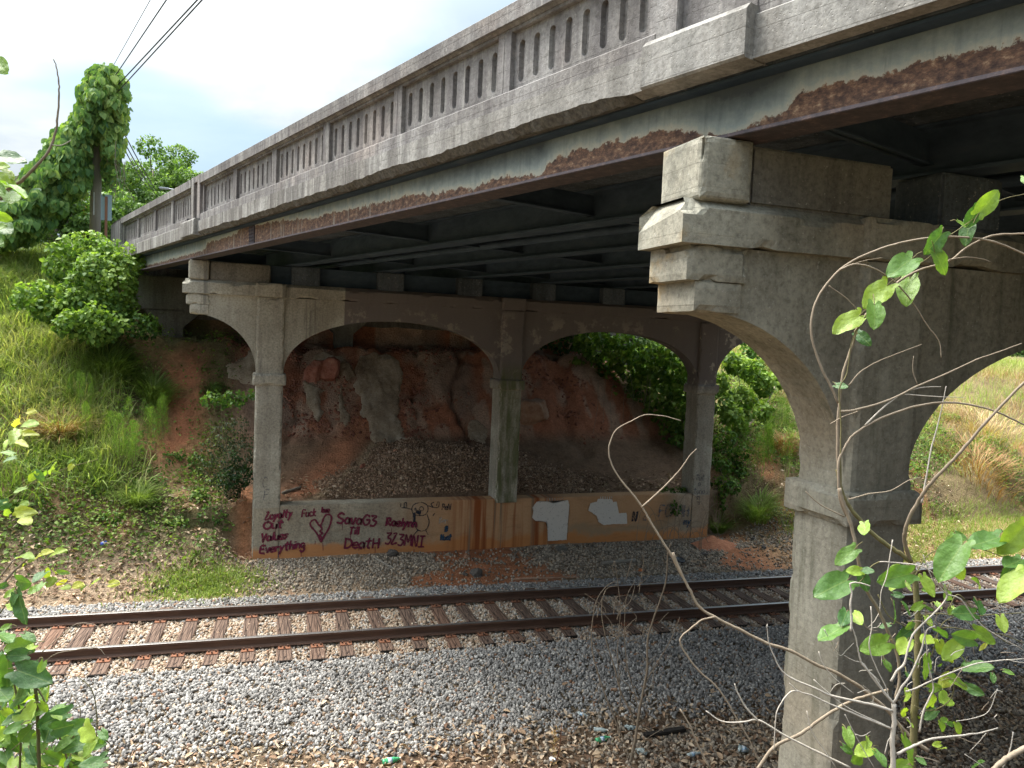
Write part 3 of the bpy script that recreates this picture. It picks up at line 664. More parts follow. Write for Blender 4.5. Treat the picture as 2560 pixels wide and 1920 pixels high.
# bright grass patch by the track
c0 = gh(440, 1262)
X = c0[0]+rng.normal(0, .55, 5000); Y = c0[1]+rng.normal(0, .33, 5000); n = len(X); sz = rng.uniform(.06, .16, n)
o = gn_scatter('trackside_grass', np.stack([X, Y, H(X, Y)], -1), np.stack([rng.normal(0, .3, n), rng.normal(0, .3, n), rng.uniform(0, 6.28, n)], -1), np.stack([sz*1.4, sz*1.4, sz], -1), rng.uniform(.5, .85, n), [blade(4, .6, .12), blade(4, .3, .1)], M_grass)
tag(o, 'small bright green grass patch beside the far rail left of the wall', 'grass', kind='stuff')
X, Y = region(4200, 13.5, 26, 14.7, 16.9, lambda X, Y: np.ones_like(X)); k = in_view(X, Y); X = X[k]; Y = Y[k]
X = np.concatenate([X]*5)+rng.normal(0, .1, len(X)*5); Y = np.concatenate([Y]*5)+rng.normal(0, .06, len(Y)*5); Y = np.maximum(Y, yc(X)+1.95); n = len(X); sz = rng.uniform(.10, .25, n)
o = gn_scatter('lush_verge_grass', np.stack([X, Y, H(X, Y)], -1), np.stack([rng.normal(0, .3, n), rng.normal(0, .3, n), rng.uniform(0, 6.28, n)], -1), np.stack([sz]*3, -1), rng.uniform(.55, .82, n), [blade(4, .6, .07), blade(4, .3, .06)], M_grass)
tag(o, 'lush short green verge along the track at the right', 'grass', kind='stuff')

# ================================================================== PIERS
def zb_front(x):
    if x < .035: return 4.06 + 1.22*math.sqrt(max(0, 1-((x+1.27)/1.31)**2.0))
    if x < .61 or 5.55 <= x <= 6.1 or 11.0 <= x <= 11.55: return 4.0
    if x > 11.55: return 4.06 + 1.22*math.sqrt(max(0, 1-((12.86-x)/1.31)**2.0))
    a, b = (.61, 5.55) if x < 5.55 else (6.1, 11.0)
    m = (a+b)/2; h = (b-a)/2; u = abs((x-m)/h)
    return 4.06 + 1.24*(max(0, 1-u**2.15))**(1/2.15)
M_ped = concrete('shaded_pedestal_concrete', (.22, .21, .185), (.15, .145, .13), .8)  # darker pier concrete: shade under the deck put into the colour
def make_pier(ox, oy, label, M_up, zbase, zwall, M_w):
    pr = thing('bridge_pier', label, 'bridge pier', (ox+5.8, oy+.29, zbase))
    def fn(x, y, z): return (x+ox, y+oy, z)
    # spandrel beam
    def cosr(a, b, n): return [a+(b-a)*(1-math.cos(math.pi*i/n))/2 for i in range(n+1)]
    X = cosr(-1.27, .035, 16) + [.3] + cosr(.61, 5.55, 40) + [5.8] + cosr(6.1, 11.0, 40) + [11.3] + cosr(11.55, 12.86, 16)
    y0, y1 = .07, .51; V = []; Fs = []
    X = sorted(set(X))
    for x in X:
        zb = zb_front(x if x not in (.035, .61, 5.55, 6.1, 11.0, 11.55) else x); zb = min(zb, 5.6)
        if x in (.035, .61, 5.55, 6.1, 11.0, 11.55): zb = 4.06
        V += [fn(x, y0, 5.70), fn(x, y0, zb), fn(x, y1, zb), fn(x, y1, 5.70)]
    for i in range(len(X)-1):
        a = 4*i; b = a+4
        for k in range(4): Fs.append((a+k, a+(k+1) % 4, b+(k+1) % 4, b+k))
    Fs += [(0, 1, 2, 3), tuple(4*(len(X)-1)+k for k in (3, 2, 1, 0))]
    beam = MB().add(V, Fs).build('arched_beam', M_up, pr)
    # corbels at both ends
    for s in (0, 1):
        mx = (lambda x: x) if s == 0 else (lambda x: 11.585-x)
        q = sorted((mx(-1.37), mx(-.9))); MB().rbox(q[0], q[1], .04, .54, 5.465, 5.702, .018, fn, 11+s).build('corbel', M_up, pr)
        q = sorted((mx(-1.30), mx(-.93))); MB().rbox(q[0], q[1], .045, .535, 5.262, 5.47, .018, fn, 13+s).build('corbel', M_up, pr)
    # cap with weathered top
    cap = MB(); yy = (-.0, .585)
    x0, x1 = -1.44, 13.02
    prof = [(yy[0], 5.70), (yy[0], 5.93), (yy[0]+.09, 6.0), (yy[1]-.09, 6.0), (yy[1], 5.93), (yy[1], 5.70)]
    V = [fn(x0, y, z) if z < 5.97 else fn(x0+.09, y, z) for y, z in prof] + [fn(x1, y, z) if z < 5.97 else fn(x1-.09, y, z) for y, z in prof]
    nc = 300; m_ = 6; V = []
    ring = [(yy[0], 5.70), (yy[0], 5.76), (yy[0], 5.82), (yy[0], 5.88), (yy[0], 5.93), (yy[0]+.09, 6.0), (yy[1]-.09, 6.0), (yy[1], 5.93), (yy[1], 5.82), (yy[1], 5.70)]; m_ = len(ring)
    for i in range(nc+1):
        x = x0+(x1-x0)*i/nc
        for j, (y, z) in enumerate(ring):
            e_ = j in (0, 4, 9, 7); q = max(0, float(fbm(x, j*3.3, 3.0, 41, 4))-.54)*.16 if e_ else 0; wv = .006*(float(fbm(x, z*2, 1.5, 43, 3))-.5)
            xx = x if not (z > 5.97 and i in (0, nc)) else (x+.09 if i == 0 else x-.09)
            V.append(fn(xx, y+(q if y < .3 else -q)+wv, z+(q if j in (0, 9) else -q*.6)))
    cap.add(V, [(i*m_+k, i*m_+(k+1) % m_, (i+1)*m_+(k+1) % m_, (i+1)*m_+k) for i in range(nc) for k in range(m_)] + [tuple(range(m_))[::-1], tuple(range(nc*m_, nc*m_+m_))])
    cap.build('cap', M_up, pr)
    for cx0, cx1 in ((.0, .625), (5.53, 6.12), (10.97, 11.58)):
        MB().rbox(cx0, cx1, -.055, .64, 5.697, 5.99, .02, fn, 31).build('cap_block', M_up, pr)
    # columns
    for i, (c0_, c1_) in enumerate(((.035, .61), (5.55, 6.1), (11.0, 11.55))):
        zb = zbase if i != 1 else zwall-.09
        ya, yb = (0, .58) if i != 1 else (-.06, .60)
        col = MB().rbox(c0_, c1_, ya, yb, zb, 5.698, .03, fn, 17+i).build('column', M_up if not (i == 1) else M_up, pr)
        if i == 1: col['label'] = 'green mossy middle column'
        MB().rbox(c0_-.06, c1_+.06, ya-.06, yb+.06, 3.80, 4.05, .03, fn, 23+i).build('collar', M_up, col)
    # crash wall between the columns
    MB().box(.6, 11.01, .003, .45, zbase, zwall, .02, fn).build('crash_wall', M_w, pr)
    for a, b in ((.035, .61), (11.0, 11.55)):
        MB().box(a-.003, b+.003, -.004, .55, zbase, zwall-.02, .03, fn).build('wall_end', M_w, pr)
    # pedestals for the girders
    ax = -1.33
    MB().rbox(ax, ax+.40, .0, .52, 5.985, 6.395, .035, fn, 37, .025, .006, .045).build('pedestal', M_up, pr)
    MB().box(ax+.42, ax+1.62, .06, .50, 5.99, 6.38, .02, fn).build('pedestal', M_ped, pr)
    if oy > 10: MB().box(ax+1.64, 12.6, .28, .36, 5.99, 6.39, 0, fn).build('added_dark_sheet', M_inner, pr)  # added dark sheet that closes the bright gap above the far cap
    for k in range(1, 8):
        x = ax + k*1.86 + .1
        if k > 0: MB().box(x+.1, x+.7, .05, .50, 5.985, 6.39, .02, fn).build('pedestal', M_deck, pr)
    return pr
far_pier = make_pier(0, 17.2, 'far concrete arched pier with graffiti wall between its columns', M_fp, -.5, 1.16, M_wall)
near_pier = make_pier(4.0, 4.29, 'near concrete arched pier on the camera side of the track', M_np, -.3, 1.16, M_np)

# ------------------------------------------------------------------ graffiti (flat paint on the far wall)
def paint_mat(name, col, cover=.35, soft=True):
    def fn(t):
        b = bsdf(t, col, .7, spec=.2); tr = t.new('ShaderNodeBsdfTransparent'); mx = t.new('ShaderNodeMixShader')
        n = t.noise(t.pos(), 24, 5, .7); a = t.smooth(n, cover-.08, cover+.12)
        if soft: a = t.math('MULTIPLY', a, t.smooth(t.math('ADD', t.attr('spray')[2], t.math('MULTIPLY', t.math('SUBTRACT', t.noise(t.pos(), 60, 3, .6), .5), .5)), .25, .75))
        t.put(mx.inputs[0], a); t.l.new(tr.outputs[0], mx.inputs[1]); t.l.new(b, mx.inputs[2]); return mx.outputs[0]
    return material(name, fn)
P_red = paint_mat('maroon_spray_paint', (.15, .018, .045), .30); P_blk = paint_mat('black_spray_paint', (.025, .03, .045), .40)
P_blu = paint_mat('blue_spray_paint', (.03, .07, .12), .36); P_wht = paint_mat('white_roller_paint', (.66, .63, .57), .31, False); P_wsoft = paint_mat('white_paint_drips', (.60, .57, .52), .38)
P_fadew = paint_mat('faded_white_paint', (.45, .42, .36), .45); P_grey = paint_mat('faded_grey_paint', (.16, .16, .17), .46)
FONT = {
'L': [[(.1, .95), (.45, 1), (.2, .5), (0, 0), (.6, .12)]], 'o': [[(.3, .6), (.05, .45), (.05, .15), (.3, 0), (.55, .15), (.55, .45), (.3, .6)]],
'y': [[(.05, .6), (.25, .15)], [(.55, .65), (.25, .1), (.0, -.45)]], 'a': [[(.5, .5), (.25, .6), (.02, .3), (.2, 0), (.48, .2), (.5, .6), (.55, 0)]],
'l': [[(.2, 1.05), (.12, 0)]], 't': [[(.3, 1.05), (.22, .1), (.4, 0)], [(0, .7), (.55, .75)]], 'O': [[(.4, 1), (.05, .75), (0, .3), (.35, 0), (.75, .25), (.8, .7), (.4, 1)]],
'u': [[(.02, .6), (.05, .1), (.3, 0), (.5, .2), (.5, .6), (.55, 0)]], 'V': [[(0, 1), (.15, .5), (.25, -.1), (.4, .4), (.6, 1)]], 's': [[(.5, .6), (.1, .5), (.35, .3), (.15, 0), (0, .02)]],
'E': [[(.65, 1), (.1, .95), (0, .5), (.05, .05), (.6, 0)], [(.02, .52), (.5, .55)]], 'v': [[(0, .6), (.25, 0), (.5, .65)]], 'e': [[(.02, .3), (.5, .35), (.4, .6), (.1, .5), (.02, .2), (.25, 0), (.5, .1)]],
'r': [[(.05, .6), (.08, 0)], [(.07, .35), (.3, .6), (.5, .5)]], 'h': [[(.08, 1.1), (.02, 0)], [(.05, .4), (.3, .6), (.48, .4), (.5, 0)]], 'i': [[(.1, .6), (.1, 0)], [(.12, .85), (.12, .9)]],
'n': [[(.03, .6), (.05, 0)], [(.05, .4), (.3, .62), (.48, .4), (.5, 0)]], 'g': [[(.5, .5), (.2, .6), (.05, .3), (.3, .05), (.5, .3), (.52, -.3), (.2, -.5), (0, -.3)]],
'F': [[(.6, 1), (.05, .95), (0, 0)], [(.02, .5), (.45, .55)]], 'c': [[(.5, .55), (.2, .6), (.02, .3), (.2, 0), (.5, .08)]], 'k': [[(.08, 1), (.05, 0)], [(.5, .65), (.08, .3), (.5, 0)]],
'S': [[(.75, .9), (.4, 1.05), (.05, .8), (.3, .55), (.7, .35), (.5, .02), (.0, .1)]], 'G': [[(.75, .85), (.35, 1), (.02, .5), (.3, 0), (.7, .15), (.75, .5), (.4, .5)]],
'3': [[(.05, .95), (.6, .9), (.25, .55), (.65, .35), (.4, -.05), (.0, .0)]], 'T': [[(0, .95), (.75, 1)], [(.4, 1), (.3, 0)]], 'D': [[(.1, 1), (.05, 0)], [(0, .98), (.55, .85), (.7, .4), (.4, .05), (.0, 0)]],
'H': [[(.05, 1), (.05, 0)], [(.6, 1), (.6, 0)], [(.05, .45), (.6, .55)]], 'R': [[(.1, 1), (.05, 0)], [(0, .9), (.5, .95), (.5, .55), (.1, .5), (.65, 0)]], 'M': [[(0, 0), (.1, 1), (.4, .3), (.7, 1), (.8, 0)]],
'N': [[(0, 0), (.05, 1), (.5, 0), (.6, 1)]], 'I': [[(.1, 1), (.7, 1)], [(.4, 1), (.35, 0)], [(0, 0), (.7, .02)]], '7': [[(0, 1), (.6, 1), (.25, 0)]], 'P': [[(.1, 1), (.05, 0)], [(.05, .95), (.5, .9), (.45, .5), (.05, .45)]],
'm': [[(.0, .55), (.02, 0)], [(.02, .4), (.2, .6), (.3, .3), (.3, 0)], [(.3, .4), (.5, .6), (.6, .3), (.6, 0)]], 'w': [[(0, .6), (.15, 0), (.3, .5), (.45, 0), (.6, .65)]], 'd': [[(.5, .4), (.2, .55), (.02, .25), (.25, 0), (.5, .2)], [(.52, 1.05), (.52, 0)]],
'#': [[(.2, 1), (.1, 0)], [(.5, 1), (.4, 0)], [(0, .65), (.6, .7)], [(0, .3), (.6, .35)]], 'f': [[(.5, 1), (.2, .95), (.15, 0)], [(0, .55), (.4, .6)]], 'B': [[(.1, 1), (.05, 0)], [(.05, 1), (.5, .8), (.1, .55), (.55, .3), (.05, 0)]],
'p': [[(.05, .6), (.0, -.4)], [(.03, .5), (.4, .6), (.5, .3), (.05, .05)]], 'C': [[(.6, .9), (.2, 1), (0, .5), (.2, 0), (.6, .1)]], 'A': [[(0, 0), (.3, 1), (.6, 0)], [(.12, .4), (.5, .42)]]}
lay = [0]
def wallpt(px, py, off=0.0): 
    p = at_Y(px, py, 17.2); return np.array([p[0], 17.193-off, p[2]])
def crop_a(x, y): return (600+x/3.403, 1220+y/3.403)
def crop_b(x, y): return (1150+x/3.403, 1220+y/3.403)
def strokes(lines, w, mat, name='graffiti', label=None, crop=crop_a):
    mb = MB(); al = []
    for L_ in lines:
        P = [np.array(p, float) for p in L_]
        if len(P) > 2:                                       # Catmull-Rom
            Q = []; E_ = [2*P[0]-P[1]]+P+[2*P[-1]-P[-2]]
            for i in range(1, len(E_)-2):
                for u in np.linspace(0, 1, 5, endpoint=False):
                    a, b, c_, d_ = E_[i-1:i+3]; Q.append(.5*((2*b)+(c_-a)*u+(2*a-5*b+4*c_-d_)*u*u+(3*b-a-3*c_+d_)*u**3))
            P = Q+[P[-1]]
        lay[0] += 1; off = .0002*(lay[0] % 40)
        W_ = np.array([wallpt(*crop(*p), off) for p in P]); T = np.gradient(W_, axis=0); N_ = np.stack([-T[:, 2], T[:, 1]*0, T[:, 0]], -1); N_ /= np.linalg.norm(N_, axis=1)[:, None]+1e-9
        ww = w*(.8+.4*rng.rand(len(W_)))[:, None]/2
        m = len(W_); U_ = T/(np.linalg.norm(T, axis=1)[:, None]+1e-9); W_ = np.concatenate([[W_[0]-U_[0]*ww[0]], W_, [W_[-1]+U_[-1]*ww[-1]]]); N_ = np.concatenate([N_[:1], N_, N_[-1:]]); ww = np.concatenate([ww[:1], ww, ww[-1:]]); m += 2
        A_ = W_+N_*ww*1.9; B_ = W_-N_*ww*1.9; base = len(mb.v); mb.add(np.concatenate([A_, W_, B_]), [(i, i+1, m+i+1, m+i) for i in range(m-1)]+[(m+i, m+i+1, 2*m+i+1, 2*m+i) for i in range(m-1)])
        al += [0]*m + [0] + [1]*(m-2) + [0] + [0]*m
    o = mb.build(name, mat, far_pier); at_ = o.data.attributes.new('spray', 'FLOAT', 'POINT'); at_.data.foreach_set('value', np.array(al, np.float32))
    if label: o['label'] = label
    return o
def word(txt, x, y, h, mat, w=.035, slope=0.0, xs=.74, crop=crop_a, label=None):
    L_ = []; cx_ = x
    for ch in txt:
        if ch == ' ': cx_ += h*.35; continue
        wd = 0
        for st in FONT[ch]: L_.append([(cx_+p[0]*h*xs+.12*h*p[1], y+(cx_-x)*slope-p[1]*h) for p in st]); wd = max(wd, max(p[0] for p in st))
        cx_ += h*(wd*xs+.12)
    return strokes(L_, w, mat, label=label or ('spray painted words '+txt.lower()), crop=crop)
word('Loyalty', 215, 268, 62, P_red, .04, -.12, xs=.82); word('Out', 200, 348, 62, P_red, .045, -.1, xs=1.25); word('Values', 180, 452, 64, P_red, .045, -.12, xs=1.0); word('Everything', 168, 555, 66, P_red, .045, -.14, xs=.95)
word('Fuck', 525, 245, 60, P_red, .032, -.1); word('love', 690, 205, 40, P_red, .04)
word('SavaG3', 822, 300, 84, P_red, .048, .06, xs=.9); word('Till', 930, 392, 60, P_red, .04); word('DeatH', 885, 510, 82, P_red, .045, xs=1.05)
word('Raelynn', 1240, 318, 66, P_red, .048, .06, xs=.92); word('3L3MNI', 1235, 470, 92, P_red, .042, .11)
strokes([[(690, 460), (650, 380), (600, 320), (605, 285), (640, 270), (680, 320), (720, 240), (755, 225), (778, 250), (760, 330), (715, 410), (690, 460)], [(683, 320), (698, 350), (680, 365), (700, 385), (678, 400), (695, 425), (688, 455)]], .04, P_red, label='spray painted broken heart')
strokes([[(1460, 175), (1480, 140), (1540, 122), (1590, 145), (1598, 190), (1570, 228), (1510, 232), (1470, 215), (1460, 175)], [(1525, 175), (1540, 158), (1562, 172), (1552, 192), (1530, 190), (1525, 175)], [(1482, 180), (1492, 170), (1498, 182), (1486, 188)],
         [(1462, 180), (1410, 168), (1370, 165), (1368, 130)], [(1395, 165), (1398, 128), (1415, 125), (1418, 160)], [(1600, 150), (1650, 165), (1688, 160), (1692, 120), (1680, 118), (1672, 150)], [(1640, 160), (1625, 135), (1648, 120)],
         [(1490, 235), (1482, 290), (1500, 345), (1540, 365), (1585, 350), (1608, 290), (1590, 225)], [(1510, 360), (1480, 395)], [(1575, 352), (1600, 395)], [(1640, 235), (1655, 215)]], .022, P_blk, label='black painted doodle of an animal with antlers')
strokes([[(1505, 205), (1530, 215)], [(1480, 215), (1482, 300)], [(1500, 200), (1535, 205)]], .06, P_blk, label='black paint nose and drips')
word('PeN', 1715, 185, 52, P_blk, .022, label='faded dark scrawl'); word('Ben', 1690, 300, 52, P_fadew, .02, label='faint white scrawl')
word('#', 1740, 370, 46, P_blu, .05, label='blue hash mark'); word('Hunt', 1705, 440, 44, P_blu, .04, label='blue spray scrawl')
word('N', 1465, 280, 78, P_blk, .05, crop=crop_b, label='dark letter n'); word('o', 1555, 275, 60, P_grey, .04, crop=crop_b, label='faded letter o')
word('FCAHH', 1690, 240, 92, P_grey, .045, crop=crop_b, label='faded blue-black letters'); word('my', 1900, 310, 56, P_blu, .035, crop=crop_b, label='faded blue word my')
cc = lambda x, y: (1200+x/2.37, 740+y/2.37)
for wd_, x_, y_ in (('Put', 1280, 1090), ('a', 1290, 1125), ('tuna', 1265, 1170), ('in', 1280, 1205), ('w', 1285, 1235)): word(wd_, x_, y_, 32, P_grey, .024, crop=cc, label='faded writing '+wd_.lower())
c4 = lambda x, y: (x/2.242, 560+y/2.242)
word('C', 1470, 1475, 55, P_grey, .022, crop=c4, label='faint grey scrawl'); word('F', 1478, 1545, 55, P_grey, .022, crop=c4, label='faint grey scrawl')
for i in range(14):
    x_, y_ = [(232, 262), (300, 345), (200, 470), (330, 545), (870, 300), (940, 390), (1150, 500), (1010, 505), (1290, 345), (1400, 325), (1480, 520), (640, 450), (705, 470), (520, 535)][i]
    strokes([[(x_, y_), (x_+rng.normal(0, 1), y_+rng.uniform(20, 60))]], .012, P_red, 'paint_drip', 'maroon paint drip')
# buff rectangles rolled over older graffiti
def patch(poly, mat, label, crop):
    P = [crop(*p) for p in poly]; Q = []
    for i in range(len(P)):
        a = np.array(P[i]); b = np.array(P[(i+1) % len(P)]); m = max(2, int(np.linalg.norm(b-a)/2.2))
        for u in np.linspace(0, 1, m, endpoint=False): Q.append(a+(b-a)*u+rng.normal(0, .3, 2))
    V = [wallpt(q[0], q[1], .0085) for q in Q]; bm = bmesh.new(); vs = [bm.verts.new(v) for v in V]; bm.faces.new(vs); bmesh.ops.triangulate(bm, faces=bm.faces)
    me = bpy.data.meshes.new('paint_patch'); bm.to_mesh(me); bm.free(); o = link('paint_patch', me, mat, far_pier); o['label'] = label
patch([(650, 115), (770, 112), (790, 128), (915, 100), (928, 140), (905, 440), (745, 450), (742, 320), (738, 292), (700, 281), (640, 278), (612, 250), (625, 190), (615, 165)], P_wht, 'white paint rolled in an uneven t shape', crop_b)
patch([(1105, 130), (1160, 115), (1170, 90), (1290, 95), (1300, 118), (1330, 115), (1350, 215), (1415, 210), (1420, 305), (1300, 305), (1220, 315), (1180, 290), (1160, 235), (1090, 190)], P_wht, 'white paint rolled in a stepped patch', crop_b)
strokes([[(1195+i*19, 72), (1195+i*19+rng.uniform(-3, 3), 125)] for i in range(6)], .022, P_wsoft, 'paint_drip', 'white paint drips', crop_b)
strokes([[(740+i*22, 85), (740+i*22, 125)] for i in range(7)], .022, P_fadew, 'paint_drip', 'white paint drips', crop_b)

# ================================================================== BRIDGE
br = thing('road_bridge', 'old road bridge with slotted concrete parapet and rusting steel girders', 'bridge', BP(6, -6.7, 6.3))
def seg(name, prof, t0, t1, mat, n=1, jit=None):
    "extrude an (o, z) profile along the bridge"
    T = np.linspace(t0, t1, n+1); V = []; m = len(prof)
    for t in T:
        for j, (o_, z) in enumerate(prof):
            if jit: o_, z = jit(t, j, o_, z)
            V.append(BP(t, o_, z))
    Fs = [(i*m+k, i*m+(k+1) % m, (i+1)*m+(k+1) % m, (i+1)*m+k) for i in range(n) for k in range(m)]
    Fs += [tuple(range(m)), tuple(range(n*m, n*m+m))[::-1]]
    return MB().add(V, Fs).build(name, mat, br)
TEND, TBEG = 20.1, -16.0
WID = 13.5
# deck slab and asphalt
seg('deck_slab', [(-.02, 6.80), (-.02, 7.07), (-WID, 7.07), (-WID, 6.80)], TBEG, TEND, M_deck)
M_asph = material('asphalt', lambda t: bsdf(t, t.mix(t.noise(t.pos(), 30, 5, .7), (.04, .04, .04), (.075, .075, .07)), .95))
seg('asphalt', [(-.5, 7.074), (-.5, 7.12), (-WID+.5, 7.12), (-WID+.5, 7.074)], TBEG, TEND, M_asph)
# fascia: slab edge, two ledges, wall
def spall(t, j, o_, z):
    if j == 0:
        d_ = .035*fbm(t, 0, 1.1, 200, 4)*2 + .02*(vnoise(t, 3, 9, 201)-.5) + .012*(vnoise(t, 3, 24, 205)-.5); return o_, z + max(0, d_-.005)*min(1, max(0, (t-.02)*3))
    if j == 5: return o_ + .05*(vnoise(t, 7, 7, 202)-.5), z+.015*(vnoise(t, 7, 11, 203)-.5)
    return o_, z
def spall_under(t, j, o_, z):
    if j == 0: q = spall(t, 0, .118, 6.825); return q[0], q[1]-.001
    if j == 1: return o_ + .03*(vnoise(t, 1, 12, 206)-.5), z + .03*(vnoise(t, 2, 14, 207)-.5)
    return o_, z
E0 = [(.12, 6.825), (.12, 7.065), (.085, 7.075), (-.0, 7.075), (-.0, 6.805), (.02, 6.805)]
seg('slab_edge', [(.12, 6.805), (.12, 7.065), (.10, 7.08), (0, 7.08), (0, 6.805)], TBEG, -1.02, M_slab, 8)
seg('slab_edge', E0, -.16, 11.80, M_slab, 420, spall)
seg('spalled_edge', [(.118, 6.824), (.055, 6.79), (-.015, 6.797), (-.015, 6.86), (.10, 6.90)], .0, 11.78, M_spall, 420, spall_under)
seg('slab_edge', [(.12, 6.81), (.12, 7.065), (.10, 7.08), (0, 7.08), (0, 6.81)], 12.82, TEND, M_slab, 4)
for a, b in ((-1.02, -.16), (11.80, 12.82)):
    bl = seg('pilaster_base', [(.0, 6.797), (.19, 6.797), (.205, 6.812), (.205, 7.085), (.17, 7.125), (.0, 7.125)], a, b, M_slab)
seg('ledge', [(0, 7.072), (.088, 7.072), (.088, 7.205), (.06, 7.225), (0, 7.225)], TBEG, -1.02, M_par)
seg('ledge', [(0, 7.072), (.088, 7.072), (.088, 7.205), (.06, 7.225), (0, 7.225)], -.16, 11.8, M_par)
seg('ledge', [(0, 7.072), (.088, 7.072), (.088, 7.205), (.06, 7.225), (0, 7.225)], 12.82, TEND, M_par)
for a, b in ((-16, -1.02), (-.17, 11.81), (12.46, TEND)):
    seg('parapet_cap', [(-.22, 7.78), (.055, 7.78), (.075, 7.80), (.11, 7.80), (.115, 7.95), (.09, 7.97), (-.24, 7.97)], a, b, M_par, 4)
# slotted panels
WALL_BACK = -.18
def panel(t0, t1, ns):
    z0, z1 = 7.222, 7.782; o1 = .0; dp = -.04
    mb = MB(); fr = .10; pa, pb = t0+fr, t1-fr
    # raised frame around the recess
    for a, b, c_, d_ in ((t0, pa, z0, z1), (pb, t1, z0, z1), (pa, pb, z1-.035, z1)):
        mb.box(a, b, WALL_BACK, .045, c_, d_, .004, lambda t, o_, z: BP(t, o_, z))
    zt = z1-.036
    pitch = (pb-pa)/ns; hw = .041; za, zc = 7.30+hw, 7.665-hw; N_ = 20
    for s in range(ns):
        tc = pa+pitch*(s+.5); ring = []; outer = []; inner = []
        for k in range(N_):
            a = 2*math.pi*(k+.5)/N_; ct, sn = math.cos(a), math.sin(a)
            ring.append((tc+hw*ct, (zc if sn > 0 else za)+hw*sn)); 
        hx = pitch/2; zq = zc; zw = za
        for k in range(N_):
            kk = k if k < 10 else k-10; top = k < 10; zl = zq if top else zw; ze = zt if top else z0
            if kk <= 2: px_, pz_ = 1, zl+(ze-zl)*kk/2
            elif kk >= 7: px_, pz_ = -1, zl+(ze-zl)*(9-kk)/2
            else: px_, pz_ = 1-2*(kk-2)/5, ze
            if not top: px_ = -px_
            outer.append((tc+px_*hx, pz_))
        V = [BP(p[0], o1, p[1]) for p in outer] + [BP(p[0], o1, p[1]) for p in ring] + [BP(tc+(p[0]-tc)*.75, dp, p[1]) for p in ring]
        Fs = [(k, (k+1) % N_, N_+(k+1) % N_, N_+k) for k in range(N_)] + [(N_+k, N_+(k+1) % N_, 2*N_+(k+1) % N_, 2*N_+k) for k in range(N_)] + [tuple(range(2*N_, 3*N_))]
        mb.add(V, Fs)
    # back of the wall
    mb.add([BP(pa, WALL_BACK, z0), BP(pb, WALL_BACK, z0), BP(pb, WALL_BACK, zt), BP(pa, WALL_BACK, zt)], [(0, 1, 2, 3)])
    return mb.build('parapet_panel', M_par, br)
edges = [-.16, 1.72, 3.74, 5.73, 7.72, 9.7, 11.78]
for a, b in zip(edges, edges[1:]): panel(a+.0, b-.001, 8)
e2 = [12.46, 14.29, 16.09, 18.1, 20.1]
for a, b in zip(e2, e2[1:]): panel(a, b-.001, 8)
for k in range(7): panel(-1.02-2*(k+1), -1.02-2*k-.001, 8)
# pilasters over the piers
for a, b in ((-1.02, -.17), (11.79, 12.46)):
    mb = MB(); f_ = lambda t, o_, z: BP(t, o_, z); m_ = (a+b)/2
    mb.box(a, b, WALL_BACK-.02, .04, 7.0, 7.99, .008, f_); mb.box(a, a+.2, .0, .095, 7.1, 7.985, .008, f_); mb.box(b-.2, b, .0, .095, 7.1, 7.985, .008, f_); mb.box(a+.2, b-.2, .0, .09, 7.86, 7.984, .006, f_)
    mb.build('pilaster', M_par, br)
# end post
mb = MB(); mb.box(20.1, 21.6, -.35, .14, 6.6, 7.90, .02, lambda t, o_, z: BP(t, o_, z)); mb.box(20.15, 21.55, -.33, .12, 7.90, 7.96, .03, lambda t, o_, z: BP(t, o_, z)); mb.build('end_post', M_par, br)
# opposite parapet
seg('far_parapet', [(-WID-.1, 6.8), (-WID+.15, 6.8), (-WID+.15, 7.95), (-WID-.1, 7.95)], TBEG, TEND, M_par)
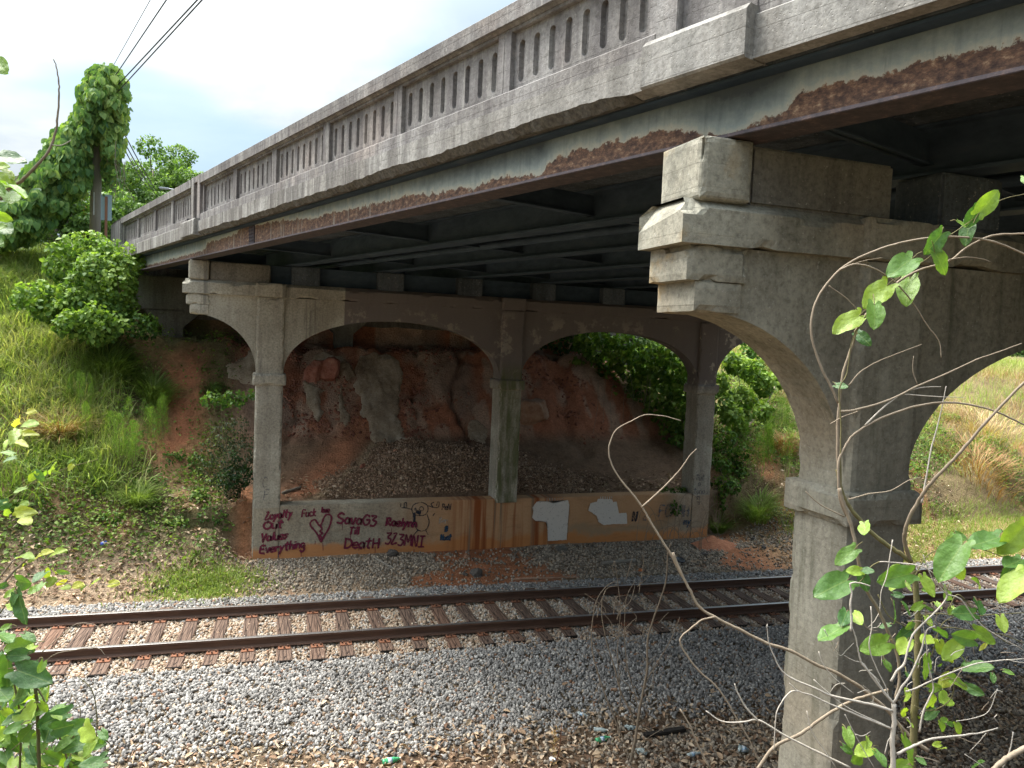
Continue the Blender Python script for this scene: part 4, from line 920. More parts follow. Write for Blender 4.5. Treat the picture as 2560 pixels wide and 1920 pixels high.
# girders
RT = [-20, -2.42, -2.13, -1.94, -1.68, -1.34, -1.15, -1.08, -.77, -.42, -.22, .12, .54, .84, 1.21, 1.37, 1.83, 2.16, 2.49, 2.97, 3.71, 4.56, 5.55, 6.5, 7.5, 8.67, 9.85, 10.14, 11.1, 12.04, 12.28, 15.2, 18.07, 19.2, 21]
RZ = [6.6, 6.58, 6.59, 6.64, 6.605, 6.636, 6.612, 6.52, 6.46, 6.52, 6.56, 6.60, 6.61, 6.623, 6.60, 6.47, 6.55, 6.54, 6.51, 6.55, 6.60, 6.60, 6.62, 6.62, 6.70, 6.75, 6.82, 6.72, 6.70, 6.68, 6.56, 6.54, 6.53, 6.50, 6.5]
def girder(oc, outer):
    T = np.arange(TBEG, TEND+.1, .06); Z = np.linspace(6.425, 6.803, 14); TT, ZZ = np.meshgrid(T, Z); V = np.array([[BP(t, oc, z) for t in T] for z in Z]).reshape(-1, 3)
    ix = np.arange(len(V)).reshape(len(Z), len(T)); Q = np.stack([ix[:-1, :-1], ix[:-1, 1:], ix[1:, 1:], ix[1:, :-1]], -1).reshape(-1, 4)
    if outer:
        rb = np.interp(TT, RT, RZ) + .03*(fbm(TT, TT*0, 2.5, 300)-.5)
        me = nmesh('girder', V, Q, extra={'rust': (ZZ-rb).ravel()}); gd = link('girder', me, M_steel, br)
    else:
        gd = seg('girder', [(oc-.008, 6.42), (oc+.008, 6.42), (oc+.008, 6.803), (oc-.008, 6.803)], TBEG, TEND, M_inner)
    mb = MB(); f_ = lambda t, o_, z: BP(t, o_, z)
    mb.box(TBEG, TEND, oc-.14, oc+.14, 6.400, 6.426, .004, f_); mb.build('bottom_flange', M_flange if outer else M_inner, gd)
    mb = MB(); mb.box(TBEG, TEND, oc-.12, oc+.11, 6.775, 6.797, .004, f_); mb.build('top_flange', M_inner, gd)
    if outer:
        mb = MB(); mb.box(9.13, 9.40, oc-.0, oc+.02, 6.43, 6.77, .002, f_)
        mb.build('splice_plate', M_flange, gd)
        for k in range(6):
            mb = MB(); 
            for tt in (9.18, 9.26, 9.34): mb.lathe([(.016, 0), (.014, .012), (.004, .016)], BP(tt, oc+.02, 6.46+k*.055), nB, 8)
            mb.build('rivets', M_flange, gd)['kind'] = 'stuff'
        for t_ in (-9, -5.2, -1.5, 2.4, 6.2, 13.3, 17):
            MB().box(t_-.006, t_+.006, oc-.12, oc-.01, 6.43, 6.77, .001, f_).build('web_stiffener', M_inner, gd)
    return gd
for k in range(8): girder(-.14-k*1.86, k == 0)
# cross frames between the girders
f_ = lambda t, o_, z: BP(t, o_, z)
for j, t_ in enumerate((-8.6, -4.8, -1.1, 2.7, 6.5, 10.3, 14.1, 17.9)):
    mb = MB(); mb.box(t_-.05, t_+.05, -13.1, -.16, 6.50, 6.515, 0, f_); mb.box(t_-.008, t_+.008, -13.1, -.16, 6.50, 6.74, 0, f_); mb.build('cross_frame', M_inner, br)
MB().tube([BP(t, -3.0, 6.52) for t in np.linspace(TBEG, TEND, 12)], .055, 8).build('pipe', M_inner, br, True)
MB().tube([BP(t, -8.4, 6.55) for t in np.linspace(TBEG, TEND, 12)], .08, 8).build('pipe', M_inner, br, True)

# abutment bent
ab = thing('bridge_abutment', 'dim concrete abutment with haunched stub columns at top of the slope', 'abutment', (3, 24.3, 4.3))
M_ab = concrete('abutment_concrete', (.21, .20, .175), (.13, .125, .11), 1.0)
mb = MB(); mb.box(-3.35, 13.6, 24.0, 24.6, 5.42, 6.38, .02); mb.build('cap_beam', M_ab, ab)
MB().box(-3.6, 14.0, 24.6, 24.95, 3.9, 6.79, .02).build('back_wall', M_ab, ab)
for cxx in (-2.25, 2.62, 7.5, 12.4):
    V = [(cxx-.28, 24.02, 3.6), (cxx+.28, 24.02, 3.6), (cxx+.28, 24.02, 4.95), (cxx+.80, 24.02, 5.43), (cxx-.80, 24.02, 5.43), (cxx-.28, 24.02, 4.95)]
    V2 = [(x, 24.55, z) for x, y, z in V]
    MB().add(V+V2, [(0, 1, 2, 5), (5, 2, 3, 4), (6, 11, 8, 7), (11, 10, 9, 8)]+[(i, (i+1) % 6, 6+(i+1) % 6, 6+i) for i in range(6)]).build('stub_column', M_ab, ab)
# approach road
V = [BP(TEND+.05, -.1, 7.11), BP(TEND+.05, -WID+.2, 7.11), BP(140, -WID+.2, 7.3), BP(140, -.1, 7.3)]
o = MB().add(V, [(0, 1, 2, 3)]).build('road', M_asph); o['kind'] = 'structure'

# ================================================================== RAILWAY
ut = np.array([1, RS, 0]); ut = ut/np.linalg.norm(ut); nt = np.array([-ut[1], ut[0], 0]); T0 = np.array([0, YC0, 0])
tr = thing('railway_track', 'single railway track with rusty rails on timber sleepers', 'railway track', T0+ut*4+np.array([0, 0, -.2]))
def TP(s, o_, z): p = T0+ut*s+nt*o_; return (p[0], p[1], z)
for sgn in (-1, 1):
    o_ = sgn*.7525
    prof = [(-.0375, -.002), (-.0375, -.036), (-.012, -.048), (-.010, -.125), (-.03, -.138), (-.072, -.148), (-.072, -.158), (.072, -.158), (.072, -.148), (.03, -.138), (.010, -.125), (.012, -.048), (.0375, -.036), (.0375, -.002)]
    V = []; m = len(prof)
    for s_ in (-40, 60): V += [TP(s_, o_+a, z) for a, z in prof]
    rail = MB().add(V, [(k, (k+1) % m, m+(k+1) % m, m+k) for k in range(m-1)]).build('rail', M_rail, tr)
    V = []
    for s_ in (-40, 60): V += [TP(s_, o_+a, z) for a, z in ((-.0375, -.002), (-.028, .0), (.028, .0), (.0375, -.002))]
    MB().add(V, [(k, k+1, 5+k, 4+k) for k in range(3)]).build('rail_head', M_railtop, rail)
tm = MB().box(-.115, .115, -1.3, 1.3, -.18, 0, .012).mesh('sleeper'); tm.materials.append(M_tie)
te = MB().box(-.117, .117, -1.306, -1.285, -.16, -.004, .004).mesh('sleeper_end'); te.materials.append(M_tieend)
pl_ = MB(); pl_.box(-.09, .09, -.19, .19, 0, .014, .003)
plm = pl_.mesh('tie_plate'); plm.materials.append(M_plate)
sp = MB()
for a, b in ((-.055, -.105), (.055, -.105), (-.055, .105), (.055, .105), (.0, -.16), (0, .16)): sp.box(a-.011, a+.011, b-.016, b+.016, .012, .045, .003)
spm = sp.mesh('spikes'); spm.materials.append(M_rail)
s_ = -11.0
while s_ < 22:
    s_ += .53*rng.uniform(.82, 1.17); sh = rng.normal(0, .035)
    p = T0+ut*s_; ti = bpy.data.objects.new('sleeper', tm); COL.objects.link(ti); ti.parent = tr
    ti.location = Vector((p[0]+nt[0]*sh, p[1]+nt[1]*sh, -.172)) - tr.location; ti.rotation_euler = (0, rng.normal(0, .01), math.atan2(ut[1], ut[0])+rng.normal(0, .018))
    ti.scale = (rng.uniform(.92, 1.1), rng.uniform(.98, 1.03), 1)
    e_ = bpy.data.objects.new('sleeper_end', te); COL.objects.link(e_); e_.parent = ti
    for sgn in (-1, 1):
        q = bpy.data.objects.new('tie_plate', plm); COL.objects.link(q); q.parent = ti; q.location = (0, sgn*.7525-sh, .001)
        q = bpy.data.objects.new('spikes', spm); q['kind'] = 'stuff'; COL.objects.link(q); q.parent = ti; q.location = (0, sgn*.7525-sh, .001)

# ================================================================== VEGETATION HELPERS
def basis(axis, nrm):
    a = axis/(np.linalg.norm(axis, axis=-1, keepdims=True)+1e-9); n = nrm - a*np.sum(nrm*a, -1, keepdims=True); n /= np.linalg.norm(n, axis=-1, keepdims=True)+1e-9
    return np.stack([np.cross(a, n), a, n], -1)          # columns: side, axis, normal
def joined(name, tmpl, pos, B, size, tint, mat, parent, base=None):
    V, Fs, sm = tmpl; n = len(pos); k = len(V)
    W_ = np.einsum('nij,kj->nki', B, V)*np.asarray(size).reshape(n, 1, 1) + np.asarray(pos)[:, None, :]
    FF = (np.asarray(Fs)[None]+(np.arange(n)*k)[:, None, None]).reshape(-1, 3)
    me = nmesh(name, W_.reshape(-1, 3), FF, smooth=True, extra={'tint': np.repeat(np.clip(tint, 0, 1), k)})
    o = link(name, me, mat, parent); return o
def unit(v): return v/(np.linalg.norm(v, axis=-1, keepdims=True)+1e-9)
def rdir(n): return unit(rng.normal(size=(n, 3)))
TL3 = flatleaf(.75, .12, .2)
TLS = (np.array([(0, 0, 0), (-.36, .45, .06), (0, .5, 0), (.36, .45, .06), (0, 1, -.1)], float), np.array([(0, 2, 1), (0, 3, 2), (1, 2, 4), (2, 3, 4)]), True)
def blobs_leaves(blobs, per_area, size, droop=.4, fill=.25):
    "leaves on and inside a set of ellipsoids: returns pos, normal, tint"
    P = []; N_ = []; Tt = []
    C = np.array([b[0] for b in blobs]); Rr = np.array([b[1] for b in blobs])
    for c, r in zip(C, Rr):
        n = int(per_area*(r[0]*r[1]+r[1]*r[2]+r[0]*r[2])/3*4*3.14); d = rdir(n); rad = np.where(rng.rand(n) < fill, rng.uniform(.55, 1, n), rng.uniform(.88, 1.12, n))
        p = c + d*r*rad[:, None]
        inside = np.zeros(n)
        for c2, r2 in zip(C, Rr):
            if c2 is not c: inside = np.maximum(inside, (np.sum(((p-c2)/r2)**2, -1) < .6))
        k = inside < .5; p = p[k]; dd = unit(d/r)[k]; n = len(p)
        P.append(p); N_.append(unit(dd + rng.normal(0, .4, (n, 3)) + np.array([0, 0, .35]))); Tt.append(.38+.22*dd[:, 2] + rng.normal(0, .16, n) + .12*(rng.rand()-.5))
    return np.concatenate(P), np.concatenate(N_), np.concatenate(Tt)
def cluster_blobs(c, r, n, rs, seed=0, squash=1.0):
    R_ = np.random.RandomState(seed); out = []
    for i in range(n):
        d = R_.normal(size=3); d /= np.linalg.norm(d); q = R_.uniform(.45, 1.0)
        s = R_.uniform(.6, 1.15)*rs
        out.append((np.array(c)+d*np.array(r)*q, np.array([s, s, s*squash])))
    return out
def foliage_thing(name, label, cat, blobs, dens, size, mat, group=None, base=None, stems=6, tm=TL3, stemmat=None, droop=.5, tshift=0.0):
    C = np.array([b[0] for b in blobs]); bz = base if base is not None else np.array([C[:, 0].mean(), C[:, 1].mean(), (C[:, 2]-[b[1][2] for b in blobs]).min()])
    th = thing(name, label, cat, bz, group)
    P, N_, T_ = blobs_leaves(blobs, dens, size); n = len(P)
    ax = unit(rng.normal(0, .6, (n, 3)) + N_*.35 + np.array([0, 0, -droop])); 
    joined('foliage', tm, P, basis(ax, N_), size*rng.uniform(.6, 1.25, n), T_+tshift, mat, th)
    for i in range(stems):
        c = C[rng.randint(len(C))]; b = np.array(bz)+rng.normal(0, .12, 3)*[1, 1, 0]; m = (b+c)/2+rng.normal(0, .1, 3)
        L_ = np.linalg.norm(c-b)
        MB().tube([b, m, c], [max(.008, L_*.012), L_*.009, .004], 5).build('stem', stemmat or M_twig, th)
    return th

# ------------------------------------------------------------------ left bank plants
c = at_Y(203*D, 592*D, 22.3)
bl = cluster_blobs(c+[0.1, 0, -.1], (.85, .8, 1.25), 26, .42, 1) + cluster_blobs(at_Y(150*D, 570*D, 22.6), (.5, .5, .5), 8, .30, 2) + cluster_blobs(at_Y(120*D, 650*D, 21.6), (1.1, .5, .35), 16, .26, 6) + cluster_blobs(at_Y(190*D, 700*D, 20.9), (1.0, .5, .3), 14, .24, 7) + cluster_blobs(at_Y(255*D, 560*D, 22.2), (.35, .5, .55), 8, .33, 3)
foliage_thing('shrub', 'dense lime-green leafy shrub at the left end of the bridge parapet', 'shrub', bl, 190, .125, M_leaf, tshift=.34, base=np.array([c[0], c[1], float(H(c[0], c[1]))]))
c = at_Y(235*D, 695*D, 21.6)
foliage_thing('shrub', 'low dark shrub hanging below the lime-green one by the abutment', 'shrub', cluster_blobs(c, (1.0, .6, .35), 14, .3, 5), 170, .10, M_leaf, tshift=.05)
# feathery weeds: many fine upright plumes
def plume(label, px, py, hpx, depthY=None, w=.12, mat=None, n=2600, tint=.5, name='feathery_weed', cat='weed', group='feathery weeds on the banks'):
    b = gh(px, py); dep = (b-CAM)@fw; h = hpx*D*dep/F
    th = thing(name, label, cat, b, group); k = 7
    P = []; A_ = []
    for i in range(k):
        x0 = b + np.array([rng.normal(0, w*1.6), rng.normal(0, w*1.6), 0]); hh = h*rng.uniform(.7, 1.05); lean = rng.normal(0, .08, 2)
        MB().tube([x0, x0+[lean[0]*hh*.5, lean[1]*hh*.5, hh*.5], x0+[lean[0]*hh, lean[1]*hh, hh*.95]], [.007, .005, .002], 4).build('stalk', M_stem, th)
        u = rng.rand(n//k)**.8; r = w*(1-u)**.5*rng.rand(n//k)**.5; a = rng.uniform(0, 6.28, n//k)
        P.append(x0 + np.stack([lean[0]*hh*u + r*np.cos(a), lean[1]*hh*u + r*np.sin(a), hh*(.08+.92*u)], -1)); A_.append(np.stack([np.cos(a)*.5, np.sin(a)*.5, np.full_like(a, 1.0)], -1)+rng.normal(0, .25, (n//k, 3)))
    P = np.concatenate(P); A_ = unit(np.concatenate(A_)); m = len(P)
    t_ = (np.array([(-.03, 0, 0), (.03, 0, 0), (0, 1, .1)], float), np.array([(0, 1, 2)]), True)
    joined('plume', t_, P, basis(A_, rdir(m)), h*rng.uniform(.04, .11, m), tint+rng.normal(0, .18, m), mat or M_feather, th)
    return th
plume('tall narrow feathery green weed behind the tawny grass clump', 176, 900, 95, w=.10)
plume('broad feathery lime weed left of the bare red clay patch', 238, 985, 110, w=.2, n=4200)
plume('feathery lime weed nearest the bare red clay patch', 308, 950, 90, w=.17, n=3600)
plume('feathery weed hanging over the dirt at the left edge of the slope', 265, 1010, 70, w=.12)
plume('feathery green plume on the right bank beside the leafy bush', 1665, 1015, 110, w=.2, n=3800, tint=.65)
plume('second feathery plume higher on the right bank', 1690, 930, 70, w=.15, n=3000, tint=.6)
plume('small feathery plume near the top of the right bank', 1700, 870, 45, w=.15, n=2000, tint=.45)
# grass tufts
def tuft(label, px, py, hpx, n, spread, mat, lo, hi, tm=None, name='grass_tuft', cat='grass tuft', group='grass tufts on the banks'):
    b = gh(px, py); dep = (b-CAM)@fw; h = hpx*D*dep/F; th = thing(name, label, cat, b, group)
    a = rng.uniform(0, 6.28, n); r = spread*rng.rand(n)**.6; P = b+np.stack([r*np.cos(a), r*np.sin(a), 0*a], -1)
    P[:, 2] = H(P[:, 0], P[:, 1])-.01; out = np.stack([np.cos(a), np.sin(a), a*0], -1)
    up_ = unit(np.array([0, 0, 1.0])+out*rng.uniform(.05, .45, n)[:, None]+rng.normal(0, .1, (n, 3)))
    bt = blade(5, .8, .03) if tm is None else tm; V = bt[0]; V2 = np.stack([V[:, 1], V[:, 2], -V[:, 0]], -1)     # blade axis to +y, bends along -z
    joined('blades', (V2, bt[1], True), P, basis(up_, -out+rng.normal(0, .2, (n, 3))), h*rng.uniform(.5, 1.1, n), rng.uniform(lo, hi, n), mat, th); return th

M_grassj = leaf_mat('grass_tuft_blades', G_GRASS, inst=False); M_dryj = leaf_mat('dry_tuft_blades', [(0, (.20, .10, .035)), (.4, (.36, .21, .09)), (.75, (.46, .32, .16)), (1, (.52, .42, .24))], inst=False, trans=.2)
tuft('tawny dry grass clump on the left slope', 130, 945, 75, 900, .30, M_dryj, 0, 1)
tuft('fine bright green grass tuft low on the left slope', 298, 1085, 55, 700, .22, M_grassj, .4, .75)
tuft('dark bluish grass tuft beside the red clay at the left column', 460, 850, 32, 400, .18, M_grassj, .05, .4)
tuft('grass tuft at the foot of the right bank beside the wall end', 1550, 1150, 50, 500, .2, M_grassj, .2, .6)
tuft('seed-headed straw grass at the top of the left bank', 118, 560, 62, 900, .8, M_dryj, .3, 1)
tuft('green grass tuft half way up the left bank', 235, 800, 75, 900, .45, M_grassj, .3, .7)
tuft('pale green arching grass tuft left of the red clay', 330, 850, 60, 800, .4, M_grassj, .3, .75)
tuft('orange dry grass tuft in the middle of the right bank', 2110, 1010, 60, 500, 1.1, M_dryj, 0, .6)
tuft('pale straw grass tuft high on the right bank', 2130, 930, 45, 600, 1.5, M_dryj, .5, 1)
tuft('orange dry grass tuft seen just right of the arch bracket', 1690, 960, 40, 600, .4, M_dryj, 0, .5)
tuft('overgrown green tuft spilling at the near foot of the right bank', 1640, 1110, 55, 700, .35, M_grassj, .35, .8)
# dusky little tree beside the left column
b = gh(500, 1075); c = at_Y(497*D, 955*D, 17.9)
dt = foliage_thing('small_tree', 'dark twiggy young tree beside the left column of the far pier', 'small tree', cluster_blobs(at_Y(500*D, 985*D, 17.75), (.5, .35, .75), 18, .24, 11, 1.1), 230, .055, M_fern, base=b, stems=12, tshift=.0)
P, N_, T_ = blobs_leaves(cluster_blobs(at_Y(490*D, 855*D, 17.6), (.55, .3, .22), 9, .16, 12, .6), 170, .08)
joined('leafy_twigs', TL3, P, basis(unit(rng.normal(0, .6, (len(P), 3))+[0, 0, -.2]), N_), .095*rng.uniform(.6, 1.2, len(P)), T_+.1, M_leaf, dt)
P, N_, T_ = blobs_leaves(cluster_blobs(at_Y(505*D, 1035*D, 17.4), (.38, .2, .45), 12, .18, 13), 230, .06)
joined('lower_foliage', TL3, P, basis(unit(rng.normal(0, .6, (len(P), 3))+[0, 0, -.3]), N_), .065*rng.uniform(.6, 1.2, len(P)), T_-.2, M_darkleaf, dt)
for k in range(26):
    a = b+np.array([rng.normal(0, .12), rng.normal(0, .1), 0]); e = at_Y(rng.uniform(430, 545)*D, rng.uniform(850, 1000)*D, rng.uniform(17.4, 18.1)); m = (a+e)/2+rng.normal(0, .08, 3)
    MB().tube([a, m, e], [.008, .006, .002], 4).build('twig', M_twig, dt)
# small plants along the foot of the left slope
for i, (px, py, r_) in enumerate([(85, 1090, .12), (200, 1070, .1), (195, 1040, .12), (285, 1045, .12), (345, 1050, .16), (395, 1140, .25), (470, 1120, .3), (430, 1080, .25), (60, 1010, .2), (150, 1000, .2), (380, 1000, .25), (330, 1100, .2), (240, 1130, .2), (30, 1110, .2), (440, 1010, .3), (480, 1140, .2)]):
    b = gh(px, py)
    foliage_thing('weed_clump', ['leafy weed clump on the left slope foot, %s' % w for w in ('leftmost among the leaf litter', 'left of the fine grass tuft', 'above the blue can', 'below the broad feathery weed', 'right of the fine grass tuft', 'right of the trackside grass', 'closest to the left column', 'above the red soil spill', 'at the left picture edge', 'below the tawny clump', 'under the bare clay', 'below the fine grass tuft', 'in the dead leaves', 'lowest at the left edge', 'at the base of the dark tree', 'beside the wall corner')][i], 'weed', cluster_blobs(b+[0, 0, r_*.5], (r_*1.2, r_, r_*.5), 7, r_*.5, 40+i), 260, .06, M_leaf, 'leafy weeds at the foot of the left slope', b, 0, tshift=.08)

# ------------------------------------------------------------------ vines and bushes right of the bridge
def at(px, py, Y): return at_Y(px*D, py*D, Y)
bl = []
for px, py, Y, r_ in [(1290, 745, 22.6, .45), (1340, 750, 22.2, .5), (1390, 760, 21.6, .5), (1430, 790, 21, .5), (1460, 830, 20.6, .5), (1350, 800, 22.4, .55), (1400, 830, 21.6, .6), (1440, 880, 20.8, .6), (1465, 930, 20.2, .5), (1300, 790, 22.8, .45), (1260, 740, 23, .35), (1250, 800, 23, .3), (1330, 850, 22.4, .5), (1390, 900, 21.8, .6), (1430, 960, 21, .5), (1465, 990, 20.2, .45), (1350, 930, 22.4, .5), (1400, 980, 21.8, .5), (1450, 1040, 20.6, .4), (1480, 760, 20.4, .5), (1500, 830, 20, .5), (1490, 900, 19.8, .5)]:
    c = at(px, py, Y); bl += cluster_blobs(c, (r_*.95,)*3, 6, r_*.66, int(px+py))
kv = foliage_thing('kudzu_bank', 'dark curtain of broad-leaved vine seen through the right arch', 'vine', bl, 100, .17, M_leaf, stems=0, tshift=.32)
def hang(th, n, box, Y):
    for k in range(n):
        a = at(rng.uniform(box[0], box[2]), rng.uniform(box[1], box[1]+40), Y+rng.normal(0, .3)); l_ = rng.uniform(.6, 1.8)
        MB().tube([a, a+[rng.normal(0, .08), 0, -l_*.5], a+[rng.normal(0, .15), 0, -l_]], .006, 4).build('hanging_stem', M_twig, th)
hang(kv, 14, (1280, 800, 1480, 1000), 20.6)
bl = []
for px, py, Y, r_ in [(1590, 790, 19.6, .4), (1620, 800, 20.4, .5), (1560, 830, 19.0, .4), (1600, 850, 19.4, .5), (1650, 840, 20.6, .45), (1570, 890, 18.8, .4), (1610, 900, 19.2, .4), (1650, 890, 20, .35), (1680, 820, 21.5, .4)]:
    bl += cluster_blobs(at(px, py, Y), (r_*.8,)*3, 4, r_*.62, int(px+py))
foliage_thing('bush', 'bright lime bush right of the far pier below the bridge end', 'bush', bl, 170, .15, M_leaf, 'leafy bushes on the right bank', tshift=.42)
bl = []
for px, py, Y, r_ in [(1565, 950, 18.2, .35), (1590, 975, 18.3, .35), (1560, 1000, 17.9, .3), (1600, 1010, 18.2, .3), (1565, 1050, 17.8, .3), (1590, 1070, 17.9, .3), (1555, 1090, 17.7, .2)]:
    bl += cluster_blobs(at(px, py, Y), (r_*.8,)*3, 4, r_*.6, int(px+py))
foliage_thing('bush', 'darker round-leaved bush low against the right column', 'bush', bl, 200, .10, M_leaf, 'leafy bushes on the right bank', tshift=.12)
bl = []
for px, py, Y, r_ in [(1650, 940, 19.5, .3), (1670, 980, 19, .3), (1640, 1000, 18.8, .3), (1690, 1030, 19, .3), (1700, 960, 20.5, .4)]:
    bl += cluster_blobs(at(px, py, Y), (r_*.8,)*3, 4, r_*.6, int(px+py))
foliage_thing('bush', 'yellow-green weedy bush in the gap left of the near column', 'bush', bl, 150, .08, M_leaf, 'leafy bushes on the right bank', tshift=.3)
foliage_thing('wall_shrub', 'small glossy shrub poking over the right end of the graffiti wall', 'shrub', cluster_blobs(at(1455, 1065, 17.55), (.35, .12, .12), 7, .13, 71)+cluster_blobs(at(1460, 1095, 17.1), (.14, .05, .18), 6, .09, 72), 260, .085, M_leaf, base=at(1460, 1060, 17.7), stems=3, tshift=-.05)
# dark growth behind the right end of the abutment
bl = []
for i in range(16):
    bl += cluster_blobs(np.array([9.5+i*.9, 24.2+rng.uniform(-.8, 1.5), float(H(9.5+i*.9, 23.5))+rng.uniform(.3, 1.4)]), (.6, .5, .5), 4, .45, 200+i)
foliage_thing('thicket', 'tangled green thicket at the top of the slope right of the bridge', 'thicket', bl, 60, .16, M_leaf, tshift=-.02, stems=10)
# trees far behind the right bank
def tree(label, px, py, dep, rad, hgt, mat, leaf, dens, group, trunk=True, seed=0, tshift=0.0):
    c = at_depth(px*D, py*D, dep); gz = float(H(c[0], c[1])); c[2] = max(c[2], gz+hgt*.7); b = np.array([c[0], c[1], gz])
    th = thing('tree', label, 'tree', b, group)
    bl = cluster_blobs(c, (rad, rad, hgt), int(34), rad*.30, seed, .8)
    bl = [q for q in bl if q[0][2] > gz+.3]
    P, N_, T_ = blobs_leaves(bl, dens, leaf, fill=.3); n = len(P)
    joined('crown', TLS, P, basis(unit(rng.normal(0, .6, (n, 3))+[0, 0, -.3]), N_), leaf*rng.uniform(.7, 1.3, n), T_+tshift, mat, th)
    top = c+[0, 0, hgt*.4]; MB().tube([b-[0, 0, .3], (b+c)/2+rng.normal(0, .1, 3), c, top], [rad*.07, rad*.055, rad*.035, rad*.012], 8).build('trunk', M_trunk, th, True)
    for k in range(9):
        q = bl[rng.randint(len(bl))][0]; s_ = b+(top-b)*rng.uniform(.45, .85)
        MB().tube([s_, (s_+q)/2+[0, 0, .1], q], [rad*.022, rad*.014, rad*.006], 5).build('limb', M_trunk, th)
    return th
for i, a in enumerate([('rounded pale green tree behind the vine-covered pole', 258, 425, 55, 2.4, 3.0, .0), ('tallest green tree above the bridge parapet', 330, 405, 62, 3.6, 3.6, .05), ('green tree beside the parapet right of the tallest one', 392, 415, 60, 2.7, 2.4, .08), ('low green tree behind the road sign', 262, 478, 50, 2.2, 1.6, -.05), ('green tree left of the pole behind the straw grass', 178, 455, 46, 2.4, 2.4, .1), ('yellow-green tree peeping over the parapet', 425, 400, 64, 1.2, 1.0, .15), ('dark tree low behind the left bank', 120, 478, 44, 2.2, 1.7, -.05), ('shaded tree behind the parapet start', 325, 475, 56, 2.6, 1.8, -.08)]):
    tree(a[0], a[1], a[2], a[3], a[4], a[5], M_treeleaf, .24, 46, 'trees beyond the left bank', seed=300+i, tshift=a[6]+.1)
for i, a in enumerate([('dark green tree over the crest of the right bank', 2205, 792, 52, 2.2, 1.2), ('rounded tree behind the right bank beside the picture edge', 2290, 775, 56, 3.4, 2.2), ('distant tree behind the right bank hidden by the pier arch', 2130, 800, 60, 2.4, 1.2), ('distant tree behind the bushes under the bridge', 1620, 735, 44, 2.6, 1.4), ('dark tree beyond the right end of the abutment', 1500, 690, 42, 3, 2.2)]):
    tree(a[0], a[1], a[2], a[3], a[4], a[5], M_treeleaf, .24, 40, 'trees beyond the right bank', seed=330+i, tshift=-.12)
# distant treeline so that the horizon is closed
bl = []
for i in range(46):
    X_ = -120+i*8.0; Y_ = 105+rng.uniform(-6, 14)
    bl += cluster_blobs((X_, Y_, 9.5), (4.5, 2.5, 2.6), 4, 2.6, 500+i)
P, N_, T_ = blobs_leaves(bl, 3.4, .6); n = len(P)
o = joined('treeline', TLS, P, basis(rdir(n), N_), .75*rng.uniform(.7, 1.3, n), T_, M_treeleaf, None)
tag(o, 'continuous far-off wood closing the horizon', 'wood', kind='stuff')

# ------------------------------------------------------------------ utility pole smothered in vine
pb = at(204, 492, 27.0); pb[2] = float(H(pb[0], pb[1])); pt = at(213.5, 165, 27.0)
po = thing('utility_pole', 'leaning weathered utility pole wrapped in vine at the left', 'utility pole', pb)
MB().tube([pb-[0, 0, .3], (pb+pt)/2, pt], [.165, .15, .12], 14).build('shaft', M_pole, po, True)
mb = MB(); q = at(203, 440, 26.85); mb.box(q[0]-.012, q[0]+.012, q[1]-.01, q[1]+.01, q[2]-.35, q[2]+.35); mb.build('cable_guard', material('white_plastic', lambda t: bsdf(t, (.7, .72, .74), .5)), po)
kz = thing('kudzu_vine', 'thick mantle of kudzu climbing the pole and its guy wire like a green sleeve', 'vine', pb+np.array([-1.5, 0, 0]))
poly = np.array([(186, 160), (200, 143), (222, 140), (245, 146), (262, 158), (272, 180), (274, 215), (272, 250), (262, 285), (268, 310), (262, 335), (252, 350), (245, 372), (236, 388), (228, 380), (226, 340), (222, 300), (200, 290), (190, 320), (192, 370), (188, 400), (165, 420), (140, 440), (120, 470), (90, 500), (50, 520), (0, 530), (-40, 530), (-40, 460), (0, 425), (30, 400), (50, 375), (75, 350), (100, 322), (112, 300), (118, 285), (140, 268), (158, 250), (168, 225), (176, 195)], float)
def in_poly(P, poly):
    x, y = P[:, 0], P[:, 1]; c = np.zeros(len(P), bool); j = len(poly)-1
    for i in range(len(poly)):
        xi, yi = poly[i]; xj, yj = poly[j]; m = ((yi > y) != (yj > y)) & (x < (xj-xi)*(y-yi)/(yj-yi+1e-12)+xi); c ^= m; j = i
    return c
def poly_dist(P, poly):
    d = np.full(len(P), 1e9)
    for i in range(len(poly)):
        a, b = poly[i], poly[(i+1) % len(poly)]; ab = b-a; t_ = np.clip(((P-a)@ab)/(ab@ab), 0, 1); d = np.minimum(d, np.linalg.norm(P-(a+t_[:, None]*ab), axis=1))
    return d
Q = rng.uniform([-40, 135], [278, 532], (110000, 2)); Q = Q[in_poly(Q, poly)]; Q = Q[:24000]; ds = poly_dist(Q, poly); Q = Q + rng.normal(0, 3.4, Q.shape)*(rng.rand(len(Q), 1) < .35) + rng.normal(0, 1.2, Q.shape) + 11*np.stack([fbm(Q[:, 0], Q[:, 1], .07, 401)-.5, fbm(Q[:, 0], Q[:, 1], .07, 402)-.5], -1)*2
th_ = np.sqrt(np.clip(ds/45, 0, 1)*(2-np.clip(ds/45, 0, 1)))*.95
side = np.where(rng.rand(len(Q)) < .72, -1, 1)
Yp = 26.7 - .004*(200-Q[:, 0]) + side*th_*rng.uniform(.7, 1.12, len(Q)) + 1.1*(fbm(Q[:, 0], Q[:, 1], .05, 400, 3)-.5)
RY = np.array([ray(a*D, b_*D) for a, b_ in Q]); P = CAM + RY*(Yp/RY[:, 1])[:, None]
nrm = unit(np.stack([rng.normal(0, .55, len(Q)), side*.8+rng.normal(0, .4, len(Q)), .8+rng.normal(0, .45, len(Q))], -1))
